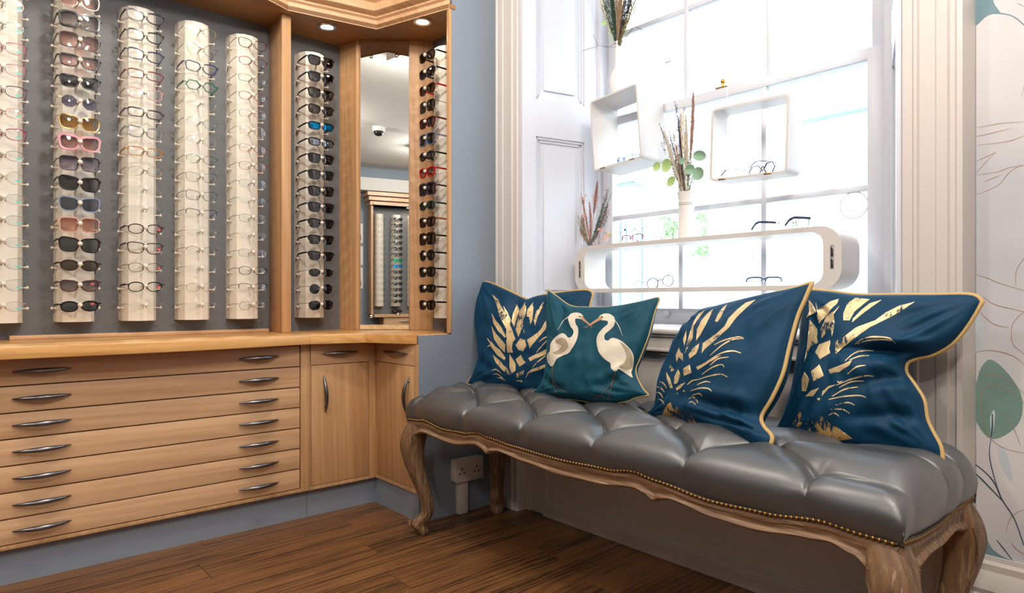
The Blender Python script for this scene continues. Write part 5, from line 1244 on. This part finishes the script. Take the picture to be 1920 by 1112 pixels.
def plate(parent, M, x, z, vert=False, brass=True):
    """a keyhole hanger plate let into the front edge"""
    w, h = (.008, .034) if vert else (.030, .0055)
    mb = MB().box(x - w / 2, x + w / 2, -.0012, .002, z - h / 2, z + h / 2, .0008, M)
    o = mb.build('hanger_plate', BRASS if brass else STEEL, parent)
    k = MB()
    for s in (-1, 1):
        if vert: k.box(x - .0022, x + .0022, -.0016, -.001, z + s * .009 - .004, z + s * .009 + .004, 0, M)
        else: k.box(x + s * .008 - .004, x + s * .008 + .004, -.0016, -.001, z - .0012, z + .0012, 0, M)
    k.build('keyhole', BLACKP, o, smooth=0)
def from_quad(tl, tr, bl, br):
    q = [at_Y(x, y, YB) for x, y in (tl, tr, bl, br)]; c = (q[0] + q[1] + q[2] + q[3]) / 4
    w = ((q[1] - q[0]).length + (q[3] - q[2]).length) / 2; h = ((q[0] - q[2]).length + (q[1] - q[3]).length) / 2
    ang = atan2((q[1] - q[0]).z + (q[3] - q[2]).z, (q[1] - q[0]).x + (q[3] - q[2]).x)
    return c, w, h, Matrix.Translation(c) @ Matrix.Rotation(-ang, 4, 'Y'), ang
# small box with the blue glasses
cA, wA, hA, MA, angA = from_quad((1111, 190), (1199, 152), (1108, 322), (1197, 297))
ba = thing('box_shelf', 'small white open box shelf hanging nearest the shutter, a vase on top', 'shelf', tuple(cA), 'white box shelves in the window')
shelf_ring(wA, hA, .016, .0075, .0075, .185, MA).build('shell', SHELFP, ba, smooth=40)
plate(ba, MA, -wA / 2 + .055, -hA / 2 + .0038); plate(ba, MA, wA / 2 - .052, -hA / 2 + .0038)
cords(ba, [tuple(MA @ Vector((s * (wA / 2 - .02), .09, hA / 2 - .003))) for s in (-1, 1)])
cB, wB, hB, MBx, angB = from_quad((1332, 203), (1479, 176), (1332, 343), (1477, 321))
bb = thing('box_shelf', 'small white open box shelf hanging in mid window with wire glasses inside', 'shelf', tuple(cB), 'white box shelves in the window')
shelf_ring(wB, hB, .022, .0095, .0095, .105, MBx).build('shell', SHELFP, bb, smooth=40)
plate(bb, MBx, -wB / 2 + .055, -hB / 2 + .0045); plate(bb, MBx, wB / 2 - .075, -hB / 2 + .0045)
cords(bb, [tuple(MBx @ Vector((s * (wB / 2 - .03), .07, hB / 2 - .003))) for s in (-1, 1)])
cC, wC, hC, MC, angC = from_quad((1078, 468), (1578, 425), (1078, 551), (1578, 541))
hC = .222; cC = Vector((cC.x, YB, 1.147)); MC = Matrix.Translation(cC)
bc = thing('long_shelf', 'long low white shelf with rounded ends across the window behind the cushions', 'shelf', tuple(cC))
lr = shelf_ring(wC, hC, .095, .0175, .062, .15, MC)
# rounder opening corners
o_ = rrect(wC, hC, .075); i_ = rrect(wC - .125, hC - .036, .045)
mb = MB(); n_ = len(o_); vs = []
for y in (0, .15):
    for P_ in (o_, i_): vs += [MC @ Vector((a, y, b)) for a, b in P_]
fs = []
for k in range(n_):
    k2 = (k + 1) % n_
    fs += [(k, k2, n_ + k2, n_ + k), (2 * n_ + k, 3 * n_ + k, 3 * n_ + k2, 2 * n_ + k2), (k, 2 * n_ + k, 2 * n_ + k2, k2), (n_ + k, n_ + k2, 3 * n_ + k2, 3 * n_ + k)]
mb.add(vs, fs).build('shell', SHELFP, bc, smooth=40)
for sx in (-1, 1):
    x = sx * (wC / 2 - .032)
    MB().box(x - .0065, x + .0065, -.0006, .001, -.040, .042, .0004, MC).build('hanger_slot', mat('slot_shadow', '#8d867f', .7), bc, smooth=0)
    plate(bc, MC, x, .020, True, False); plate(bc, MC, x, -.020, True, False)
for s_ in (-1, 1):
    MB().box(cC.x + s_ * .38 - .03, cC.x + s_ * .38 + .03, YB + .05, YB + .10, .888, cC.z - hC / 2, .003).build('clear_block', glassy('acrylic', '#f5f8fa', .03), bc)
zfl = cC.z - hC / 2 + .0178; ztp = cC.z + hC / 2 + .0005
# glasses set out on the shelves
def lay(name, label, px, py, Y, z, rz, *a, **k):
    p = at_Y(px, py, Y); o = make_glasses(name, label, (p.x, Y, z), rz, *a, group='glasses shown in the window', **k); return o
lay('eyeglasses', 'light blue glasses lying in the small box shelf nearest the shutter', 1170, 297, YB + .07, cA.z - hA / 2 + .024 + .012, radians(-20), 'way', '#4f8fd0', 'clear', t=.0020, clear=True)
lay('eyeglasses', 'thin dark wire glasses lying in the box shelf in mid window', 1430, 315, YB + .05, cB.z - hB / 2 + .031 + .006, radians(150), 'hex', '#2a2f3c', 'clear', metal=True, t=.0016).rotation_euler = (radians(0), -angB, radians(165))
lay('eyeglasses', 'round tortoiseshell wire glasses resting inside the long shelf', 1238, 520, YB + .05, zfl + .030, radians(200), 'round', '#2b2422', 'clear', metal=True, t=.0016).rotation_euler = (radians(6), radians(10), radians(200))
lay('eyeglasses', 'navy half rim glasses lying near the far end of the long shelf', 1432, 527, YB + .06, zfl + .024, radians(15), 'half', '#1f3b62', 'clear', 'top', metal=True, t=.0022).rotation_euler = (radians(-35), 0, radians(20))
lay('eyeglasses', 'thin red glasses standing on top of the long shelf', 1184, 450, YB + .04, ztp + .020, radians(-6), 'way', '#a02338', 'clear', 'top', metal=True, t=.0018)
lay('eyeglasses', 'pale green glasses with dark arm tips on top of the long shelf', 1490, 410, YB + .03, ztp + .020, radians(168), 'cat', '#b9d3a8', 'clear', t=.0020, clear=True, temple='#26304e')
# ---- vases and dried flowers
CERAM = mat('white_ceramic', '#e6e2de', .3)
PAMPAS = mat('pampas_cream', '#e0d6c6', .9); PINKP = mat('pampas_pink', '#b98f80', .9); GREENL = mat('eucalyptus', '#86a98a', .55, var=.2, vscale=30); LIME = mat('lime_leaf', '#a9c67e', .55, var=.2, vscale=30)
DARKG = mat('dark_grass', '#3a3638', .8); DARKGR = mat('deep_green_fern', '#2f4a35', .8); TANG = mat('tan_grass', '#a5886c', .85); OLIVE = mat('olive_stem', '#7c7340', .8); BLOSSOM = mat('blossom_pink', '#dfa79b', .7); YEL = mat('yellow_bud', '#cfa03c', .7); WHEAT = mat('wheat', '#d9bd86', .85)
def stem_curve(a, b, bend=0):
    a = Vector(a); b = Vector(b); m = (a + b) / 2 + Vector((bend, bend * .3, 0)); return [a * (1 - t) ** 2 + m * 2 * t * (1 - t) + b * t * t for t in [k / 8 for k in range(9)]]
def plume(root, a, b, w, mt, stem_mt, seed, bend=0, cover=.55, hairs=420, name='plume'):
    """feathery head: fine hairs set round the upper part of a stem"""
    w *= 1.45; hairs = int(hairs * 1.7); rng = random.Random(seed); c = stem_curve(a, b, bend); st = MB().tube(c, [.0016] * 8 + [.0006], 6).build('stem', stem_mt, root)
    mb = MB()
    for i in range(hairs):
        t = 1 - cover * (1 - rng.random() ** .9); k = min(7, int(t * 8)); fr_ = t * 8 - k; p = c[k].lerp(c[k + 1], fr_); ax = (c[k + 1] - c[k]).normalized()
        rel = (t - (1 - cover)) / cover; rad = w * (.35 + .65 * sin(pi * min(1, rel * .9 + .12))) * rng.uniform(.5, 1)
        th = rng.uniform(0, 2 * pi); o = ax.orthogonal().normalized(); o = Matrix.Rotation(th, 3, ax) @ o
        q = p + o * rad + ax * rad * rng.uniform(1.0, 2.2); s = ax.cross(o) * .0015
        m2 = (p + q) / 2 + ax * rad * .15
        mb.add([p - s, p + s, m2 + s, m2 - s, q], [(0, 1, 2, 3), (3, 2, 4)])
    tag(mb.build(name, mt, st, smooth=0, recalc=False), kind='stuff'); return st
def spray(root, a, tips, mt, seed, n=5, name='grass_spray', leaf=.010):
    """bundle of thin grass blades with seed husks"""
    rng = random.Random(seed); mb = MB()
    for tp in tips:
        for i in range(n):
            b = Vector(tp) + Vector((rng.gauss(0, .009), rng.gauss(0, .009), rng.gauss(0, .012))); c = stem_curve(Vector(a) + Vector((rng.gauss(0, .004), rng.gauss(0, .004), 0)), b, rng.gauss(0, .006))
            mb.tube(c, .0009, 4)
            for k in range(3, 9):
                p = c[k]; d = Vector((rng.gauss(0, 1), rng.gauss(0, 1), 1.6)).normalized() * leaf
                s = d.cross(Vector((0, 1, .3))).normalized() * .0019
                mb.add([p, p + d * .5 + s, p + d, p + d * .5 - s], [(0, 1, 2, 3)])
    return tag(mb.build(name, mt, root, smooth=0, recalc=False), kind='stuff')
def leaf(root, c, r, tilt, mt, asp=.8, stem_from=None):
    mb = MB(); c = Vector(c); R_ = Matrix.Rotation(tilt[2], 3, 'Z') @ Matrix.Rotation(tilt[0], 3, 'X') @ Matrix.Rotation(tilt[1], 3, 'Y'); rows = []
    for i in range(6):
        v = i / 5; rr = r * (v if i else .02); rows.append([c + R_ @ Vector((rr * cos(t), -.25 * rr * rr / r * (abs(sin(t)) + .2), rr * asp * sin(t) * (1 + .12 * cos(t)))) for t in [2 * pi * k / 18 for k in range(18)]])
    mb.grid(rows, True)
    if stem_from is not None: mb.tube(stem_curve(stem_from, c, .004), .0009, 5)
    return mb.build('leaf', mt, root, smooth=180)
def P(px, py, Y=YB + .08): return at_Y(px, py, Y)
# vase on the small box
vA = P(1158, 162, YB + .095); zA = (MA @ Vector((0, .095, hA / 2))).z + .003
v1 = thing('bud_vase', 'white bulbous bud vase standing on the hanging box shelf by the shutter', 'vase', (vA.x, vA.y, zA))
zt_ = at_Y(1158, 78, YB + .095).z
MB().lathe([(1e-5, zA), (.016, zA), (.020, zA + .01), (.033, zA + .05), (.036, zA + .085), (.030, zA + .115), (.016, zA + .14), (.011, zA + .155), (.011, zt_ - .004), (.013, zt_), (.010, zt_), (.009, zA + .15)], (vA.x, vA.y, 0), 28).build('body', CERAM, v1, smooth=60)
f1 = thing('dried_bouquet', 'tall dried bouquet with dark fern in the highest vase, cut by the picture top', 'flowers', (vA.x, vA.y, zt_))
A0 = Vector((vA.x, vA.y, zt_ - .03))
spray(f1, A0, [P(1140, -30), P(1150, -45), P(1136, 5), P(1145, -10)], DARKGR, 1, 16, 'fern_spray', .016)
spray(f1, A0, [P(1164, -40), P(1172, -30), P(1160, -20), P(1168, -55)], TANG, 2, 16, 'tan_grass_spray', .012)
spray(f1, A0, [P(1188, -20), P(1192, -40), P(1180, -35)], DARKG, 3, 15, 'dark_grass_spray', .014)
spray(f1, A0, [P(1186, 10), P(1194, 0)], OLIVE, 4, 10, 'olive_grass_spray', .012)
spray(f1, A0, [P(1205, -10), P(1212, 5)], mat('sage_blade', '#9fb59c', .8), 6, 4, 'sage_grass_spray', .012)
plume(f1, A0, P(1120, -25), .012, PAMPAS, PAMPAS, 5, -.01, .8)
leaf(f1, P(1133, 43), .011, (.2, 0, .3), LIME, 1.0, A0); leaf(f1, P(1142, 62), .006, (.2, 0, .3), LIME, .9, A0); leaf(f1, P(1146, 74), .006, (.4, .6, .3), LIME, .5, A0)
tw = MB()
for pts in ([(1221, 0), (1200, 25), (1190, 45), (1170, 75)], [(1153, 80), (1145, 87), (1132, 88)], [(1232, 88), (1222, 70), (1205, 56), (1190, 50)], [(1092, 95), (1110, 90), (1120, 85), (1112, 65)]):
    tw.tube([P(x, y) for x, y in smooth_poly(pts, 4, False)], .0009, 5)
tw.tube([A0, P(1190, 50)], .0008, 5).tube([A0, P(1153, 80)], .0008, 5).tube([A0, P(1120, 85)], .0006, 5)
tag(tw.build('twig', mat('twig_blue_black', '#3b3b55', .7), f1), kind='stuff')
# vase on the long shelf
vB = P(1287, 445); zB_ = ztp; zt2 = P(1287, 361).z
v2 = thing('ribbed_vase', 'tall white flared vase standing on the long shelf below the hanging boxes', 'vase', (vB.x, vB.y, zB_))
MB().lathe([(1e-5, zB_), (.034, zB_), (.036, zB_ + .01), (.033, zB_ + .06), (.031, zB_ + .10), (.032, zt2 - .05), (.036, zt2 - .012), (.040, zt2), (.036, zt2 + .001), (.032, zt2 - .02), (.028, zB_ + .05)], (vB.x, vB.y, 0), 32).build('body', CERAM, v2, smooth=60)
for dz in (.045, .052): MB().tube([(vB.x + .0345 * cos(a), vB.y + .0345 * sin(a), zt2 - dz) for a in [2 * pi * k / 32 for k in range(32)]], .0013, 6, closed=True).build('rib', CERAM, v2)
f2 = thing('dried_bouquet', 'dried bouquet of pampas and eucalyptus in the vase on the long shelf', 'flowers', (vB.x, vB.y, zt2))
B0 = Vector((vB.x, vB.y, zt2 - .04))
plume(f2, B0, P(1246, 248), .015, PAMPAS, PAMPAS, 11, -.006, .95, 700); plume(f2, B0 + Vector((.01, 0, 0)), P(1286, 218), .011, PAMPAS, PAMPAS, 12, 0, .98, 700)
plume(f2, B0, P(1300, 176), .011, PINKP, TANG, 13, .01, .62, 600)
spray(f2, B0, [P(1243, 236), P(1248, 262), P(1256, 250)], DARKG, 14, 6, 'dark_grass_spray', .012); spray(f2, B0, [P(1268, 205), P(1274, 222), P(1272, 240)], mat('plum_grass', '#3c3350', .8), 15, 6, 'plum_grass_spray', .012)
spray(f2, B0, [P(1262, 245), P(1266, 260)], TANG, 16, 7, 'tan_grass_spray', .012); spray(f2, B0, [P(1282, 205), P(1278, 220)], WHEAT, 17, 5, 'wheat_spray', .010); spray(f2, B0, [P(1296, 300), P(1294, 330)], DARKGR, 18, 5, 'green_spray', .012)
for (x, y), r, tl, mt_, asp in (((1312, 292), .029, (.1, .25, .2), GREENL, .75), ((1232, 313), .021, (0, -.1, 0), LIME, .95), ((1250, 310), .025, (.1, .5, 0), LIME, 1.2), ((1294, 318), .025, (0, .1, 0), GREENL, .85), ((1310, 325), .027, (.1, .9, 0), GREENL, 1.05), ((1278, 302), .012, (.1, .3, .9), GREENL, 1.2), ((1258, 340), .016, (.2, .5, .6), LIME, 1.5)):
    leaf(f2, P(x, y, YB + .06), r, tl, mt_, asp, B0 + Vector((0, 0, .03)))
# flowers at the shutter end, their vase behind the shelf
f3p = P(1112, 470, YB + .12)
v3 = thing('glass_vase', 'clear glass vase holding pink dried flowers beside the long shelf end', 'vase', (f3p.x, 2.40, ztp))
zz = ztp
MB().lathe([(1e-5, zz), (.019, zz), (.020, zz + .002), (.022, zz + .035), (.020, zz + .035), (.018, zz + .003), (1e-5, zz + .003)], (f3p.x, 2.40, 0), 24).build('body', glassy('vase_glass', '#eef3f3', .05), v3, smooth=60)
f3 = thing('dried_bouquet', 'pink dried grasses and small blossoms at the shutter end of the long shelf', 'flowers', (f3p.x, 2.40, ztp + .004))
C0 = Vector((f3p.x, 2.40, ztp + .005)); YQ = YB + .10
def Q(x, y): return P(x, y, YQ)
for i, (tp, w_, b_, cv) in enumerate((((1067, 330), .006, .01, .98), ((1120, 342), .009, .0, .5), ((1090, 363), .006, 0, .9), ((1066, 378), .008, -.01, 1.0), ((1105, 380), .008, .01, .99), ((1140, 385), .006, .01, .98), ((1075, 395), .007, -.012, .98))):
    plume(f3, C0 + Vector((.006 * (i % 3 - 1), 0, 0)), Q(*tp), w_, PINKP, TANG, 30 + i, b_, cv, 420)
spray(f3, C0, [Q(1142, 362), Q(1138, 372), Q(1132, 390), Q(1140, 400)], mat('sage_dark', '#56635a', .8), 40, 6, 'grey_green_spray', .012)
spray(f3, C0, [Q(1082, 410), Q(1088, 405)], mat('stem_green', '#6f7f55', .8), 41, 6, 'green_stem_spray', .006)
leaf(f3, Q(1086, 460), .016, (1.2, .2, .2), GREENL, .35, C0)
for i, (x, y) in enumerate(((1068, 405), (1085, 406), (1098, 408), (1098, 370), (1115, 372), (1130, 432), (1142, 440), (1138, 448))):
    rng = random.Random(60 + i); mb = MB(); c = Q(x, y) + Vector((0, -.01, 0))
    for k in range(16):
        d = Vector((rng.gauss(0, 1), rng.gauss(0, 1), rng.gauss(.3, 1))).normalized(); q = c + d * rng.uniform(.008, .015)
        s = d.orthogonal().normalized() * .0032; mb.add([q - s, q + d * .006 - s * .4, q + d * .006 + s * .4, q + s], [(0, 1, 2, 3)])
        mb.tube([c, q], .0005, 4)
    mb.tube(stem_curve(C0, c, .002), .0008, 5)
    o = mb.build('blossom', BLOSSOM if i != 6 else YEL, f3, smooth=0, recalc=False)
# ================================================================== OUTSIDE, ACROSS THE STREET
YE = 9.0
STUCCO = mat('white_stucco', '#ece9e6', .8); STREETD = mat('street_grey_blue', '#7a8798', .6); PALEST = mat('pale_stone', '#d5d6da', .7); WPANE = mat('far_window_pane', '#b6bfca', .3)
gr = struct(MB().box(-30, 22, 2.9, YE, -.6, -.5).build('floor_2', mat('paving', '#a8a8a6', .8), smooth=0), 'pale street outside the window')
bd = thing('street_building', 'white stuccoed building across the street with an arched doorway', 'building', (-5, YE, -.5))
mb = MB().box(-30, 20, YE, YE + .5, -.5, 9.0); mb.build('wall', STUCCO, bd, smooth=0)
mb = MB().box(-30, 20, YE - .10, YE, 3.05, 3.20); mb.build('string_course', PALEST, bd, smooth=0)
ap_ = lambda x, y: at_Y(x, y, YE)
a0, a1 = ap_(1163, 385), ap_(1234, 385); cxr = ap_(1152, 400); R_ = (ap_(1230, 392) - ap_(1152, 392)).length
dr = MB()
vs = []
for k in range(25):
    th = radians(4 + 172 * k / 24)
    for r in (R_, R_ * .70): vs.append((cxr.x + r * cos(th), YE - .03, cxr.z + r * sin(th) * .62))
dr.add(vs, [(2 * k, 2 * k + 1, 2 * k + 3, 2 * k + 2) for k in range(24)])
dr.build('fanlight', STREETD, bd, smooth=0)
mb = MB(); vs = []
for k in range(25):
    th = radians(180 * k / 24)
    for r in (R_ * 1.03, R_ * 1.16): vs.append((cxr.x + r * cos(th), YE - .08, cxr.z + r * sin(th) * .62))
mb.add(vs, [(2 * k, 2 * k + 1, 2 * k + 3, 2 * k + 2) for k in range(24)]); mb.build('arch_moulding', PALEST, bd, smooth=0)
def px_box(x0, x1, y0, y1, name, mt, d=.05):
    p, q = ap_(x0, (y0 + y1) / 2), ap_(x1, (y0 + y1) / 2); c = (x0 + x1) / 2
    return MB().box(p.x, q.x, YE - d, YE, ap_(c, y1).z, ap_(c, y0).z).build(name, mt, bd, smooth=0)
px_box(1196, 1207, 405, 575, 'door_post', STREETD, .06); px_box(1226, 1234, 400, 575, 'door_post', mat('street_pale_blue', '#a9b4c4', .6), .06); px_box(1157, 1166, 408, 575, 'door_post', STREETD, .06)
px_box(1166, 1196, 408, 575, 'glazed_door', mat('far_door_glass', '#cfd3dc', .4), .02); px_box(1207, 1226, 408, 575, 'glazed_door', mat('far_door_glass', '', .4), .02)
px_box(1174, 1177, 408, 470, 'door_bar', STREETD, .05); px_box(1163, 1193, 429, 433, 'door_bar', STREETD, .05); px_box(1207, 1217, 424, 427, 'door_bar', STREETD, .05); px_box(1184, 1188, 408, 575, 'door_bar', mat('far_lilac', '#bcbccc', .6), .04)
for x0, x1, y0, y1 in ((1500, 1560, 38, 118), (1262, 1290, 125, 138), (1300, 1320, 100, 240), (1235, 1258, 125, 140), (1490, 1540, 380, 540), (1395, 1440, 430, 540), (1560, 1625, 395, 520)):
    o = px_box(x0, x1, y0, y1, 'window', WPANE, .03)
    p, q = ap_(x0, (y0 + y1) / 2), ap_(x1, (y0 + y1) / 2); zt_2 = ap_((x0 + x1) / 2, y0).z
    MB().box(p.x - .08, q.x + .08, YE - .12, YE, zt_2, zt_2 + .10).build('lintel', PALEST, o, smooth=0)
p, q = ap_(1503, 215), ap_(1632, 215); zc = ap_(1570, 207).z
MB().box(p.x, q.x + .6, YE - .2, YE, zc - .09, zc + .05).build('ledge', mat('street_blue', '#8898ad', .6), bd, smooth=0)
tr = thing('climbing_plant', 'leafy climbing plant on the building across the street beside its door', 'plant', tuple(ap_(1275, 470)))
rng = random.Random(5); mb = MB()
for x, y, rx, ry, n_ in ((1258, 418, 18, 16, 60), (1262, 430, 20, 14, 50), (1315, 408, 14, 10, 25), (1318, 435, 10, 18, 40), (1320, 470, 14, 10, 30), (1252, 440, 10, 12, 20), (1300, 475, 14, 7, 16)):
    for i in range(n_):
        c = at_Y(x + rng.gauss(0, rx * .55), y + rng.gauss(0, ry * .55), YE - .15 - rng.random() * .2); r = rng.uniform(.03, .06)
        d = Vector((rng.gauss(0, 1), rng.gauss(0, .5), rng.gauss(0, 1))).normalized() * r; s = d.cross(Vector((rng.gauss(0, .3), 1, rng.gauss(0, .3)))).normalized() * r * .5
        mb.add([c - d, c + s, c + d, c - s], [(0, 1, 2, 3)])
tag(mb.build('foliage', mat('far_leaves', '#7d9a68', .7, var=.3), tr, smooth=0, recalc=False), kind='stuff')
tr2 = MB()
for x, y in ((1258, 425), (1262, 435), (1318, 450), (1300, 475)):
    tr2.tube([at_Y(1285, 600, YE - .05), at_Y((x + 1285) / 2, 520, YE - .05), at_Y(x, y, YE - .12)], .012, 5)
tr2.build('stem', mat('far_stem', '#a09a8c', .8), tr)
print('objects', len(bpy.data.objects))
